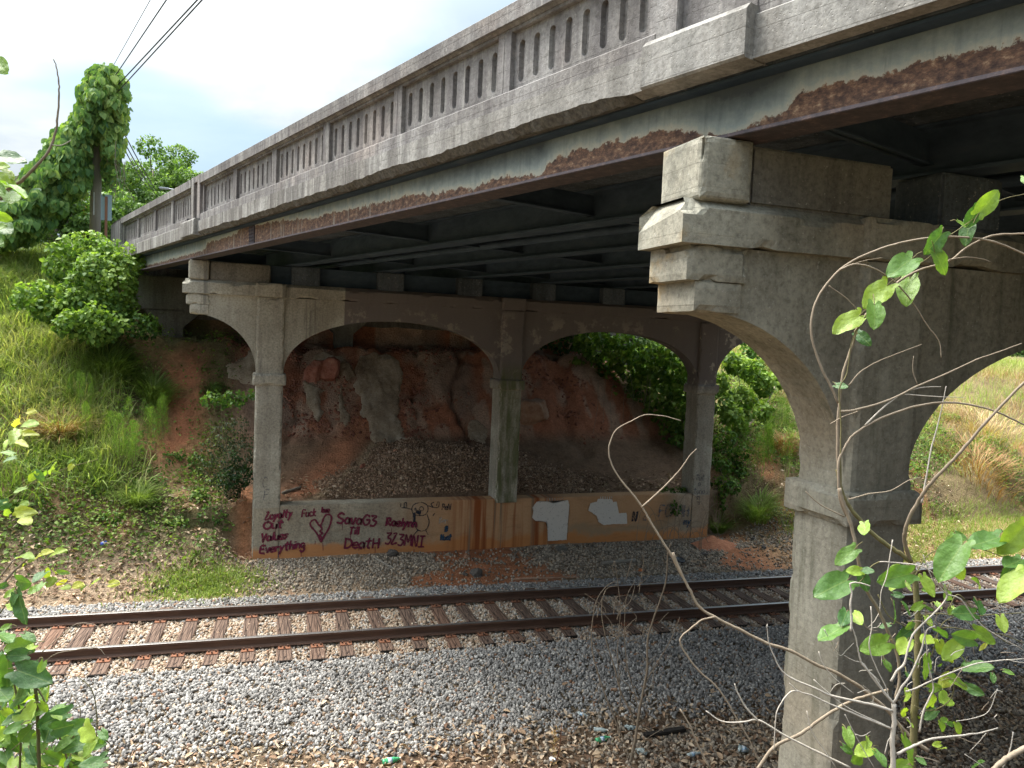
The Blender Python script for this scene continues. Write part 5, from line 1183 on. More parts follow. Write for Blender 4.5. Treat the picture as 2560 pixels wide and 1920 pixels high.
tn = .68+.5*(fbm(Q[:, 0], Q[:, 1], .09, 410)-.5)+rng.normal(0, .2, len(Q))+.22*(Q[:, 0] > 225)*(Q[:, 1] < 330)  # right of the head tinted brighter: sunlight put into the leaf colour
hole = (np.hypot((Q[:, 0]-232)/9, (Q[:, 1]-205)/14) < 1) & (side < 0); k = ~hole
joined('foliage', TL3, P[k], basis(unit(np.stack([rng.normal(0, .4, k.sum()), -.35*np.ones(k.sum()), -1+rng.normal(0, .25, k.sum())], -1)), nrm[k]), .25*rng.uniform(.5, 1.2, k.sum()), tn[k], M_kudzu, kz)
for i in range(26):
    a = at(rng.uniform(218, 272), rng.uniform(290, 360), 26.5+rng.normal(0, .3)); l_ = rng.uniform(.4, 1.4)
    MB().tube([a, a+[rng.normal(0, .06), 0, -l_*.5], a+[rng.normal(0, .12), 0, -l_]], .008, 4).build('tendril', M_twig, kz)
Qx = np.stack([rng.uniform(222, 262, 260), rng.uniform(300, 425, 260)], -1); Qx = Qx[rng.rand(260) > (Qx[:, 1]-300)/170]
P = np.array([at(a, b_, 26.4+rng.normal(0, .35)) for a, b_ in Qx]); n = len(P)
joined('loose_leaves', TL3, P, basis(unit(rng.normal(0, .5, (n, 3))+[0, 0, -1]), rdir(n)), .17*rng.uniform(.5, 1.2, n), rng.uniform(.3, .9, n), M_kudzu, kz)
# wires
M_wire = material('black_wire', lambda t: bsdf(t, (.06, .06, .065), .6))
def wire(label, p, q, sag, r_, grp, n=24):
    p = np.array(p); q = np.array(q); u = np.linspace(0, 1, n)[:, None]; L_ = p+(q-p)*u; L_[:, 2:] -= sag*4*u*(1-u)
    o = MB().tube(L_, r_, 5).build('power_line', M_wire, None, base=p); tag(o, label, 'power line', grp)
c1 = lambda x, y: (x/2.3698, y/2.3698)
for lab, a, e, r_ in (('faint uppermost power line leaving the vine-covered pole', (665, 400), (890, 0), .008), ('power line second from the left above the vine-covered pole', (655, 490), (985, 0), .014), ('upper of the paired thick cables running to the pole', (655, 550), (1168, 0), .017), ('lower of the paired thick cables running to the pole', (655, 590), (1196, 0), .016)):
    p = at_depth(*c1(*a), 24.3); q = at_depth(*c1(*e), 15.0); q2 = p+(q-p)*2.2
    wire(lab, p, q2, .0, r_, 'power lines over the bridge end')
for lab, a, e in (('rightmost service line slanting down behind the parapet', (712, 745), (958, 1175)), ('middle service line slanting down behind the parapet', (708, 790), (938, 1170)), ('leftmost service line slanting down behind the parapet', (700, 810), (880, 1120))):
    wire(lab, at_depth(*c1(*a), 24.3), at_depth(*c1(*e), 58), .15, .022, 'service lines behind the pole')
c8 = lambda x, y: (150+x/4.88, 380+y/4.88)
# distant poles
def dpole(label, cx_, ty, by, x0, x1, ya, dep):
    b = at_depth(*c8(cx_, by), dep); tp = at_depth(*c8(cx_-4, ty), dep); th = thing('distant_pole', label, 'utility pole', [b[0], b[1], float(H(b[0], b[1]))], 'distant poles with crossarms')
    MB().tube([[b[0], b[1], float(H(b[0], b[1]))-.2], tp], [.16, .12], 8).build('shaft', M_pole, th, True)
    l_, r_ = at_depth(*c8(x0, ya), dep), at_depth(*c8(x1, ya+(x1-x0)*.06), dep); MB().tube([l_, r_], .07, 4).build('crossarm', M_pole, th)
    for u in (.02, .35, .65, .98): p = l_+(r_-l_)*u; MB().lathe([(.04, 0), (.06, .06), (.03, .16)], p, (0, 0, 1), 8).build('insulator', M_rt, th, True)
    MB().tube([l_+(r_-l_)*.2, tp-[0, 0, .9]], .03, 4).build('brace', M_pole, th); MB().tube([l_+(r_-l_)*.8, tp-[0, 0, .9]], .03, 4).build('brace', M_pole, th)
    MB().lathe([(.16, 0), (.17, .05), (.17, .5), (.1, .56)], tp+np.array([-.25, -.15, -1.3]), (0, 0, 1), 12).build('transformer', M_rt, th, True)
    return l_, r_
M_rt = material('pale_grey_equipment', lambda t: bsdf(t, (.42, .44, .46), .6))
A1 = dpole('distant pole with crossarm just right of the road sign', 732, 650, 900, 625, 865, 685, 60)
A2 = dpole('distant pole with crossarm left of the vine-covered pole', 212, 770, 960, 95, 330, 820, 52)
wire('thin distant line running right from the pole by the sign', A1[1], at_depth(*c8(1500, 590), 60), .2, .012, 'distant lines'); wire('thin distant line running left from the pole by the sign', A1[0], at_depth(*c8(-300, 760), 52), .3, .012, 'distant lines')
wire('thin distant line rising to the right behind the parapet', at_depth(*c8(640, 630), 60), at_depth(*c8(1400, 430), 60), .1, .012, 'distant lines'); wire('level thin distant line behind the road sign', at_depth(*c8(560, 562), 60), at_depth(*c8(1300, 572), 60), .05, .012, 'distant lines')
ym = at_depth(*c8(300, 960), 45); o = MB().lathe([(.09, -.6), (.09, 1.35), (.05, 1.42)], ym, (0, 0, 1), 10).build('marker_post', material('orange_yellow_paint', lambda t: bsdf(t, (.55, .30, .05), .6)), None, True, base=ym-[0, 0, .6]); tag(o, 'orange-yellow marker post standing among the far trees', 'post')
# street lamp whose arm shows over the parapet
la = at_depth(*c8(1300, 442), 50); lb_ = at_depth(*c8(1430, 468), 50); lg = lb_+np.array([1.2, 0, -.1]); gz = float(H(lg[0], lg[1]))
sl_ = thing('street_lamp', 'street lamp whose pale arm shows over the parapet', 'street lamp', [lg[0], lg[1], gz])
MB().tube([[lg[0], lg[1], gz], lg+[0, 0, -.2], lg], [.1, .07, .06], 8).build('post', M_rt, sl_, True); MB().tube([lg, lb_, la], [.05, .04, .04], 8).build('arm', M_rt, sl_, True)
MB().box(la[0]-.45, la[0]+.15, la[1]-.14, la[1]+.14, la[2]-.08, la[2]+.05, .04).build('lamp_head', M_rt, sl_)
# back of the road sign
s0 = at(252.5/D, 485.5/D, 26.6); s1 = at(279/D, 552/D, 26.6); sg = thing('road_sign', 'back of a tall grey-blue road sign on a rusty post', 'road sign', [(s0[0]+s1[0])/2, 26.65, 6.8])
MB().box(s0[0], s1[0], 26.6, 26.606, s1[2], s0[2], .0).build('panel', material('aluminium_sign_back', lambda t: bsdf(t, t.mix(t.noise(t.pos(), 5, 4), (.24, .34, .38), (.34, .44, .48)), .5, metal=.2)), sg)
xm = (s0[0]+s1[0])/2+.0; MB().box(xm-.035, xm+.035, 26.55, 26.597, 6.6, s0[2]-.06, .004).build('post', material('rusty_post', lambda t: bsdf(t, (.27, .13, .08), .8)), sg)

# ================================================================== SLOPE UNDER THE BRIDGE: boulders and crust
def boulder(label, px, py, wpx, hpx, mat, seed, Y=None, name='boulder', cat='boulder', group=None, sink=.25):
    b = gh(px, py) if Y is None else at(px, py, Y); dep = (b-CAM)@fw; w = wpx*D*dep/F; h = hpx*D*dep/F
    bm = bmesh.new(); bmesh.ops.create_icosphere(bm, subdivisions=4, radius=.5); r = np.random.RandomState(seed); V = np.array([v.co[:] for v in bm.verts]); bm.verts.index_update(); Fs = np.array([[v.index for v in f.verts] for f in bm.faces]); bm.free()
    for _ in range(11): d = r.normal(size=3); d /= np.linalg.norm(d); hh = .24+.18*r.rand(); k = V@d; V = V-np.outer(np.maximum(k-hh, 0), d)*.95
    nn = fbm(V[:, 0]+V[:, 2]*.7, V[:, 1]-V[:, 2]*.5, 5, seed, 5)-.5; V = V*(1+.55*nn[:, None]); V = V*[w, w*.8, h*1.1]; b = b+np.array([0, w*.12, h*(.5-sink)])
    o = link(name, nmesh(name, V, Fs, smooth=True), mat, None, Vector(b)); tag(o, label, cat, group); return o
M_redrock = material('red_clay_rock', lambda t: bsdf(t, t.ramp(t.noise(t.pos(), 5, 7, .7), [(.3, (.20, .07, .05)), (.5, (.36, .14, .095)), (.72, (.46, .24, .17))]), .9, t.bump(t.noise(t.pos(), 12, 7, .7), .8, .04)))
M_tanrock = material('tan_clay_rock', lambda t: bsdf(t, t.ramp(t.noise(t.pos(), 4, 7, .7), [(.3, (.24, .12, .07)), (.5, (.37, .22, .14)), (.72, (.46, .33, .23))]), .9, t.bump(t.noise(t.pos(), 12, 7, .7), .8, .04)))
M_darkrock = material('dark_rock', lambda t: bsdf(t, t.ramp(t.noise(t.pos(), 8, 6, .7), [(.3, (.05, .045, .04)), (.7, (.16, .14, .12))]), .9, t.bump(t.noise(t.pos(), 20, 5, .7), .6, .02)))
boulder('left one of the paired red boulders under the matting', 675, 822, 52, 58, M_redrock, 3, group='paired red boulders'); boulder('right larger one of the paired red boulders', 712, 822, 66, 62, M_redrock, 8, group='paired red boulders')
boulder('big tan boulder seen just right of the mossy column', 1155, 905, 88, 88, M_tanrock, 21, sink=.4)
boulder('flat orange stone in the red wash before the wall', 1008, 1207, 17, 11, M_tanrock, 31); boulder('round brown rock at the foot of the graffiti', 845, 1203, 30, 18, M_darkrock, 33)
boulder('dark rock in the gravel behind the far rail', 1030, 1246, 32, 22, M_darkrock, 35); boulder('small black rock beside the dark rock', 1004, 1244, 10, 9, M_darkrock, 36)
boulder('orange stone on the rubble edge near the left column', 783, 1010, 16, 12, M_redrock, 37); boulder('grey stone on the rubble beside the left column foot', 1010, 1160, 8, 5, M_tanrock, 38)
boulder('dark stone right of the wall end, upper of three', 1627, 1168, 16, 9, M_darkrock, 41, group='dark stones beyond the wall end'); boulder('dark stone right of the wall end, middle of three', 1650, 1185, 14, 9, M_darkrock, 42, group='dark stones beyond the wall end'); boulder('brown stone at the wall end corner', 1523, 1201, 20, 10, M_darkrock, 43, group='dark stones beyond the wall end')
# fibrous grey-buff crust draped on the red slope
M_crust = material('buff_fibre_crust', lambda t: bsdf(t, t.ramp(t.math('ADD', t.math('MULTIPLY', t.noise(t.vscale(t.pos(), (5, 5, 9)), 3, 7, .75, 1.5), .6), t.math('MULTIPLY', t.noise(t.pos(), 1.6, 3), .4)), [(.38, (.20, .14, .09)), (.5, (.44, .34, .235)), (.62, (.60, .50, .38))]), .95, t.bump(t.noise(t.vscale(t.pos(), (4, 4, 14)), 4, 7, .75, 1.2), 1.0, .05), spec=.1))
def drape(label, poly, crop, seed, thick=.07, name='erosion_mat', grp='buff fibre mats on the red slope'):
    W_ = np.array([ground_hit(*crop(*p))[:2] for p in poly]); lo = W_.min(0)-.02; hi = W_.max(0)+.02; st = .035
    gx = np.arange(lo[0], hi[0], st); gy = np.arange(lo[1], hi[1], st*.7); XX, YY = np.meshgrid(gx, gy)
    wob = np.stack([XX+.10*(fbm(XX, YY, 4, seed)-.5)*2, YY+.10*(fbm(XX, YY, 4, seed+1)-.5)*2], -1).reshape(-1, 2)
    ins = in_poly(wob, W_).reshape(XX.shape); ds_ = poly_dist(wob, W_).reshape(XX.shape)
    ZZ = H(XX, YY) + thick*sst(ds_, 0, .10) + .10*(fbm(XX*2.2, YY*.8, 2.0, seed+2, 4)-.5)*sst(ds_, 0, .2) + .01
    ix = -np.ones(XX.shape, int); ix[ins] = np.arange(ins.sum()); V = np.stack([XX, YY, ZZ], -1)[ins]
    q = np.stack([ix[:-1, :-1], ix[:-1, 1:], ix[1:, 1:], ix[1:, :-1]], -1).reshape(-1, 4); q = q[(q >= 0).all(1)]
    base = V.mean(0); m = len(V); V = np.concatenate([V, V-[0, .02, .14]])-base
    E_ = {}
    for f in q:
        for a, b_ in ((f[0], f[1]), (f[1], f[2]), (f[2], f[3]), (f[3], f[0])): E_[(a, b_)] = E_.get((a, b_), 0)+1
    sk = [(b_, a, a+m, b_+m) for (a, b_) in E_ if (b_, a) not in E_]
    o = link(name, nmesh(name, V, np.concatenate([q, np.array(sk)]), smooth=True), M_crust, None, Vector(base)); tag(o, label, 'erosion mat', grp)
c5 = lambda x, y: (600+x/2.766, 640+y/2.766)
drape('largest buff fibre mat hanging down the middle of the red slope', [(820, 710), (1000, 690), (1110, 740), (1130, 860), (1100, 960), (1110, 1060), (1095, 1130), (1120, 1190), (1160, 1270), (1080, 1280), (940, 1305), (900, 1260), (880, 1190), (830, 1080), (835, 1000), (790, 930), (770, 885), (800, 850), (790, 770)], c5, 610, .10)
drape('folded buff mat over the paired red boulders', [(480, 735), (600, 690), (700, 700), (790, 780), (795, 840), (740, 880), (690, 850), (660, 770), (600, 740), (500, 760)], c5, 620, .12)
drape('narrow ragged mat left of the rubble tongue', [(420, 870), (480, 880), (540, 915), (600, 930), (550, 955), (550, 1050), (580, 1090), (540, 1180), (500, 1100), (450, 1000)], c5, 630)
drape('thin buff strip right of the rubble tongue', [(690, 880), (730, 900), (715, 980), (730, 1060), (765, 1130), (740, 1190), (700, 1150), (670, 1050)], c5, 640)
drape('buff mat at the left column edge', [(1270, 800), (1330, 775), (1400, 700), (1440, 720), (1440, 910), (1350, 890), (1280, 860)], lambda x, y: (x/2.242, 560+y/2.242), 650)
drape('faint brown mat patch right of the deep crack', [(1560, 1170), (1640, 1130), (1720, 1200), (1700, 1300), (1600, 1280)], c5, 660, .04)
# driftwood, boards, sticks
M_oldwood = bark('old_grey_wood', (.13, .115, .095), (.30, .27, .22))
def stick(label, p, q, r_, mat, name='stick', cat='stick', bend=.05, n=6, lift=.0):
    a = gh(*p); b = gh(*q); u = np.linspace(0, 1, n)[:, None]; L_ = a+(b-a)*u; L_[:, 2] += r_*.7+lift; L_ += np.cumsum(rng.normal(0, bend*np.linalg.norm(b-a)/n, (n, 3))*[1, .6, .15], axis=0)
    o = MB().tube(L_, [r_*(1-.3*i/n) for i in range(n)], 7).build(name, mat, None, True, base=a); tag(o, label, cat)
stick('grey driftwood log lying in front of the wall', (1300, 1222), (1372, 1214), .055, M_oldwood, 'log', 'log')
stick('short dark stick in the leaf litter left of the grass patch', (327, 1285), (372, 1267), .03, M_darkrock, 'stick', 'stick'); stick('thinner dark stick right of the short one', (388, 1270), (418, 1252), .022, M_darkrock)
stick('orange muddy branch beside the far rail', (1110, 1254), (1255, 1250), .03, M_tanrock, 'branch', 'branch'); stick('small stick at the foot of the left graffiti', (810, 1208), (850, 1232), .03, M_oldwood)
stick('weathered twig lying in the dirt near the bottom left', (778, 1614), (825, 1608), .012, M_oldwood, bend=.02); stick('wooden plank end poking out by the left column foot', (610, 1068), (650, 1055), .04, M_oldwood, 'plank', 'plank', .01)
for i, (a, b) in enumerate([((1080, 1490), (1160, 1496)), ((380, 1500), (402, 1478)), ((430, 1530), (465, 1500)), ((575, 1560), (640, 1550)), ((960, 1570), (1010, 1590)), ((700, 1650), (760, 1640)), ((1450, 1440), (1500, 1425))]):
    stick(['thin twig on the grey ballast below the middle of the track', 'short twig on the ballast at left', 'second twig on the left ballast', 'twig at the edge of ballast and dirt', 'twig in the brown dirt patch', 'twig at the bottom edge of the picture', 'twig on the shaded ballast'][i], a, b, .007, M_twig, bend=.03)
a = gh(1392, 1598); b = gh(1478, 1583); o = MB().box(-.5, .5, -.05, .05, 0, .05, .01).build('plank', M_tieend, None, base=(0, 0, 0)); L_ = np.linalg.norm(b-a); o.scale = (L_, 1, 1); o.location = Vector((a+b)/2)+Vector((0, 0, .03)); o.rotation_euler = (0, 0, math.atan2(b[1]-a[1], b[0]-a[0])); tag(o, 'charred black board lying on the shaded gravel', 'board')
p = gh(1212, 1190); o = MB().box(-.13, .13, -.09, .09, 0, .09, .015).build('concrete_block', M_ab, None, base=(0, 0, 0)); o.location = Vector(p); o.rotation_euler = (.05, .03, .2); tag(o, 'small broken concrete block in front of the wall', 'block')
p = gh(1468, 1213); mb = MB(); mb.lathe([(.11, 0), (.13, .01), (.13, .03), (.10, .045), (.085, .03)], (0, 0, 0), (0, 0, 1), 24); o = mb.build('lid', material('black_rubber', lambda t: bsdf(t, (.03, .035, .04), .5)), None, True, base=(0, 0, 0)); o.location = Vector(p)+Vector((0, 0, .02)); o.rotation_euler = (.25, 0, 0); tag(o, 'round black lid lying in the gravel before the wall', 'lid')
# ------------------------------------------------------------------ litter
def plastic(name, col, tr=.6): return material(name, lambda t: bsdf(t, col, .15, spec=.5, trans=tr))
M_gpl = plastic('green_plastic', (.10, .50, .22), .35); M_cpl = plastic('clear_plastic', (.62, .72, .70), .45); M_lab = material('pale_label', lambda t: bsdf(t, t.mix(t.smooth(t.noise(t.obj(), 25, 3), .45, .55), (.62, .66, .68), (.25, .4, .55)), .5)); M_can = material('aluminium_can', lambda t: bsdf(t, (.6, .6, .62), .3, metal=.8)); M_cap = material('white_cap', lambda t: bsdf(t, (.7, .7, .68), .4))
def bottle(label, px, py, ang, L_, mat, lab=True, nm='plastic_bottle'):
    p = gh(px, py)+[0, 0, .03]; ax = np.array([math.cos(ang), math.sin(ang), .05]); r_ = L_*.16; th = thing(nm, label, 'bottle', p, 'discarded bottles')
    MB().lathe([(r_*.5, 0), (r_*.95, L_*.02), (r_, L_*.1), (r_*.92, L_*.16), (r_, L_*.22), (r_, L_*.55), (r_*.95, L_*.62), (r_*.6, L_*.8), (r_*.38, L_*.9), (r_*.38, L_*.96)], p, ax, 16).build('body', mat, th, True)
    if lab: MB().lathe([(r_*1.015, L_*.28), (r_*1.015, L_*.52)], p, ax, 16).build('label', M_lab, th, True)
    MB().lathe([(r_*.42, L_*.93), (r_*.42, L_*1.0)], p, ax, 12).build('cap', M_cap, th, True)
bottle('green plastic bottle lying in the dry leaves', 1287, 1606, .1, .24, M_gpl); bottle('pale green-labelled bottle at the edge of the ballast', 1248, 1545, -.9, .17, M_cpl)
bottle('green bottle cut by the bottom edge of the picture', 826, 1655, .1, .24, M_gpl); bottle('crushed clear bottle beside the green bottle', 1282, 1580, -.5, .2, M_cpl, False); bottle('small clear bottle at the bottom near the pier', 1485, 1638, .05, .2, M_cpl)
p = gh(1187, 1647)+[0, 0, .04]; cn = thing('drink_can', 'white and silver drink can at the bottom edge', 'can', p); ax = np.array([.45, -.8, .25]); MB().lathe([(.024, 0), (.031, .012), (.031, .11), (.026, .122)], p, ax, 16).build('body', M_can, cn, True); MB().lathe([(.0315, .02), (.0315, .075)], p, ax, 16).build('label', M_cap, cn, True)
p = gh(1615, 1630)+[0, 0, .05]; cu = thing('plastic_cup', 'clear plastic cup tipped over beside the near pier', 'cup', p); MB().lathe([(.032, 0), (.045, .12), (.048, .122), (.043, .12), (.030, .01)], p, (-.9, .35, .2), 20).build('body', M_cpl, cu, True); MB().lathe([(.0365, .03), (.0435, .09)], p, (-.9, .35, .2), 20).build('print', M_lab, cu, True)
p = gh(218, 1182)+[0, 0, .03]; cn = thing('blue_can', 'crushed blue can in the leaf litter at left', 'can', p); MB().lathe([(.03, 0), (.04, .015), (.04, .12), (.03, .13)], p, (.6, .7, .2), 14).build('body', material('blue_paint', lambda t: bsdf(t, (.08, .13, .5), .35)), cn, True); MB().lathe([(.041, .04), (.041, .07)], p, (.6, .7, .2), 14).build('band', M_cap, cn, True)
def crumple(label, px, py, s_, mat, seed):
    p = gh(px, py); V, Fs, _ = ico(2, .9, seed, .45); V = V*(1+.5*np.random.RandomState(seed).normal(size=V.shape))
    o = link('plastic_wrapper', nmesh('plastic_wrapper', V*s_, Fs), mat, None, Vector(p)+Vector((0, 0, .04))); tag(o, label, 'wrapper', 'crumpled wrappers')
crumple('crumpled clear wrapper right of the thin sapling foot', 1360, 1580, .11, M_cpl, 5); crumple('grey crumpled bag at the sapling foot', 1384, 1627, .13, M_cpl, 6); crumple('orange crumpled wrapper behind the far rail', 1384, 1236, .10, material('orange_wrapper', lambda t: bsdf(t, (.5, .16, .05), .4)), 7)
# red clay mound at the wall end
p = gh(1563, 1178); XX, YY = np.meshgrid(np.linspace(-.9, 1.1, 40), np.linspace(-.55, .5, 24)); ZZ = .34*np.clip(1-np.hypot((XX+.25+.3*fbm(XX, YY, 2, 702))/.95, YY/.5), 0, 1)**1.3+.14*(fbm(XX, YY, 3.2, 700, 5)-.5)*np.clip(1.2-np.hypot(XX/.9, YY/.5), 0, 1)-.02
gz = H(p[0]+XX, p[1]+YY)-.03; V = np.stack([XX, YY, ZZ+gz-p[2]], -1).reshape(-1, 3); ix = np.arange(len(V)).reshape(24, 40); q = np.stack([ix[:-1, :-1], ix[:-1, 1:], ix[1:, 1:], ix[1:, :-1]], -1).reshape(-1, 4)
o = link('clay_mound', nmesh('clay_mound', V, q, smooth=True), material('orange_clay', lambda t: bsdf(t, t.ramp(t.noise(t.pos(), 7, 7, .7), [(.3, (.26, .09, .045)), (.7, (.48, .21, .11))]), .95, t.bump(t.noise(t.pos(), 20, 6, .7), .8, .03))), None, Vector(p)); tag(o, 'orange clay mound spilling beside the right end of the wall', 'soil mound')

# ================================================================== FOREGROUND PLANTS
def heart(seed, lobe=.22, wide=.70):
    r = np.random.RandomState(seed); rows = 11; cols = 4; V = []; fold = r.uniform(.05, .28); curl = r.uniform(-.1, .35); tw = r.uniform(-.25, .25)
    for j in range(rows+1):
        y = j/rows; w = wide*.5*(math.sin(math.pi*min(1, (y*.80+.13)))**.85)*(1-.28*y**2) if y < 1 else 0
        if j == 0: w = wide*.36
        for k in range(-cols, cols+1):
            s_ = k/cols; a = abs(s_)
            x = w*s_; yy = y - lobe*math.sin(a*math.pi*.75)*(1-y)**2.2 + .0
            z = fold*abs(x)*1.2 - curl*yy*yy*.7 + tw*x*yy + .035*math.sin(7*yy+3*s_+seed)*a + .018*math.sin(15*yy*1.3+seed*2)*a
            V.append((x, yy, z))
    n = 2*cols+1; Fs = [(j*n+k, j*n+k+1, (j+1)*n+k+1, (j+1)*n+k) for j in range(rows) for k in range(n-1)]
    return nmesh('leaf', np.array(V), np.array(Fs), smooth=True)
HE = [heart(i) for i in range(5)]; HY = [heart(20+i, .02, .42) for i in range(3)]
for m_ in HE: m_.materials.append(M_fg)
for m_ in HY: m_.materials.append(M_fgy)
def put_leaf(th, b, t_, mesh, seed=None):
    ax = t_-b; L_ = np.linalg.norm(ax); n = -fw*.8+np.array([0, 0, 1])*.7+rng.normal(0, .45, 3); B_ = basis(ax[None], n[None])[0]
    o = bpy.data.objects.new('leaf', mesh); COL.objects.link(o); o.parent = th
    o.matrix_local = Matrix.Translation(Vector(b)-th.location) @ Matrix([[*(B_[0]*L_), 0], [*(B_[1]*L_), 0], [*(B_[2]*L_), 0], [0, 0, 0, 1]]); return o
def stem(th, pts, crop, dep, r0, r1, mat, name='stem', wob=.0):
    P = [at_depth(*crop(*p), dep(i/(max(1, len(pts)-1))) if callable(dep) else dep) for i, p in enumerate(pts)]
    Q = []; E_ = [2*P[0]-P[1]]+P+[2*P[-1]-P[-2]]
    for i in range(1, len(E_)-2):
        for u in np.linspace(0, 1, 5, endpoint=False):
            a, b, c_, d_ = E_[i-1:i+3]; Q.append(.5*((2*b)+(c_-a)*u+(2*a-5*b+4*c_-d_)*u*u+(3*b-a-3*c_+d_)*u**3))
    Q.append(P[-1]); n = len(Q); R_ = np.linspace(r0, r1, n); R_[::5] *= 1.12
    Q = np.array(Q)+rng.normal(0, max(r0, r1)*.10, (n, 3)); MB().tube(Q, R_, 7).build(name, mat, th, True)
def leafpx(th, crop, lst, dep, meshes, jit=.02, petiole=True):
    for (bx_, by_, tx, ty) in lst:
        d0 = dep+rng.normal(0, .05); b = at_depth(*crop(bx_, by_), d0); t_ = at_depth(*crop(tx, ty), d0+rng.normal(0, jit)-.02)
        put_leaf(th, b, t_, meshes[rng.randint(len(meshes))])
        if petiole:
            e = b-(t_-b)*.35+rng.normal(0, .006, 3); MB().tube([b, (b+e)/2+[0, 0, .004], e], .0013, 4).build('petiole', M_stem, th)
cA = lambda x, y: (1900+x/1.844, 400+y/1.844)
cB = lambda x, y: (1700+x/2.3047, 1200+y/2.3047)
cC = lambda x, y: (1200+x/2.37, 740+y/2.37)
cL = lambda x, y: (x/2.475, 1250+y/2.475)
cM = lambda x, y: (900+x/2.765, 1380+y/2.765)
def gbase(px, py, dep): p = at_depth(px, py, dep); return np.array([p[0], p[1], float(H(p[0], p[1]))])
# sapling with greenbrier in front of the near pier
sap = thing('sapling', 'slender sapling with arching bare shoots in front of the near pier', 'sapling', gbase(2280, 1990, 2.45))
stem(sap, [(1325, 2000), (1335, 1659), (1345, 1500), (1350, 1300), (1365, 1100), (1370, 900), (1365, 700), (1350, 560), (1330, 470)], cB, 2.45, .0125, .0085, M_stem, 'trunk')
stem(sap, [(1330, 470), (1260, 420), (1160, 350), (1080, 280), (1010, 200), (950, 110), (915, 0), (905, -60)], cB, 2.42, .0075, .005, M_stem, 'branch')
stem(sap, [(410, 1640), (375, 1560), (360, 1400), (358, 1230), (370, 1080), (385, 980), (420, 870), (450, 770), (500, 700), (560, 630), (640, 560), (730, 510), (870, 465), (960, 400), (1070, 350), (1217, 340), (1300, 345)], cA, 2.4, .0052, .003, M_twig, 'branch')
stem(sap, [(360, 1120), (330, 1050), (280, 950), (240, 820), (240, 720), (275, 620), (370, 505), (480, 440), (620, 390), (760, 362), (920, 355), (1080, 378), (1217, 435), (1300, 480)], cA, 2.38, .0042, .003, M_twig, 'branch')
stem(sap, [(370, 505), (430, 482), (500, 490), (600, 545), (700, 650), (770, 760), (810, 810), (830, 850), (835, 910)], cA, 2.37, .003, .0014, M_twig, 'branch')
for l_, a, b in [([(375, 505), (460, 470), (563, 450)], .002, .001), ([(318, 580), (400, 640), (478, 720)], .002, .0012), ([(870, 460), (950, 448), (1020, 455), (1063, 470)], .002, .001), ([(725, 1035), (705, 970), (708, 903)], .0018, .001), ([(210, 1528), (280, 1590), (390, 1645)], .0016, .002), ([(410, 1040), (460, 980), (540, 930), (640, 890), (745, 850)], .0025, .001), ([(325, 1217), (380, 1185), (450, 1160)], .0016, .002)]:
    stem(sap, l_, cA, 2.39, a, b, M_twig, 'twig')
for l_, a, b, m_ in [([(375, 1160), (450, 1150), (600, 1105), (720, 1045), (850, 990), (1000, 920), (1100, 885), (1207, 845)], .004, .0014, M_twig), ([(485, 1222), (560, 1150), (650, 1080), (740, 1050), (835, 1045)], .003, .001, M_dead), ([(400, 1640), (368, 1560), (362, 1400), (400, 1310), (440, 1260), (560, 1190), (720, 1135), (850, 1118), (980, 1130), (1100, 1165), (1217, 1220), (1290, 1270)], .0045, .0025, M_twig), ([(670, 1080), (800, 1090), (940, 1095)], .0015, .0008, M_dead), ([(745, 1580), (760, 1500), (790, 1330), (820, 1220), (845, 1110), (858, 1042)], .003, .0012, M_dead), ([(410, 1565), (500, 1540), (600, 1525), (680, 1480), (740, 1462)], .0025, .001, M_twig)]:
    stem(sap, l_, cA, 2.36, a, b, m_, 'branch')
stem(sap, [(1330, 470), (1295, 360), (1300, 280), (1340, 180), (1400, 80), (1460, 0), (1540, -80), (1640, -190), (1760, -330), (1982, -560), (2100, -640)], cB, lambda u: 2.42-.25*u, .0065, .0035, M_twig, 'branch')
stem(sap, [(920, 50), (940, 130), (980, 240), (1010, 360), (1040, 520), (1080, 640), (1150, 760), (1200, 880), (1250, 1000), (1265, 1150), (1240, 1260)], cB, 2.35, .0055, .0045, M_twig, 'branch')
gv = thing('greenbrier_vine', 'heart-leaved vine twining up the sapling before the near pier', 'vine', gbase(2240, 1980, 2.35))
stem(gv, [(440, 790), (420, 850), (405, 960), (395, 1000), (365, 1060), (372, 1200), (372, 1420), (380, 1600)], cA, 2.36, .0016, .0024, M_stem, 'vine_stem')
stem(gv, [(440, 790), (500, 700), (545, 640), (620, 560), (700, 500), (790, 440), (845, 370), (930, 310), (1030, 240), (1110, 185), (1217, 158), (1290, 150)], cA, 2.37, .0018, .0012, M_stem, 'vine_stem')
leafpx(gv, cA, [(458, 718, 337, 786), (585, 578, 483, 668), (528, 668, 535, 772), (450, 800, 512, 852), (690, 548, 670, 662), (700, 455, 598, 525), (805, 425, 868, 528), (838, 338, 768, 432), (965, 290, 942, 393), (912, 282, 948, 312), (1005, 222, 950, 315), (1012, 242, 1105, 135), (500, 660, 545, 690), (1217, 75, 1225, 105), (350, 1038, 408, 1050)], 2.36, HE)
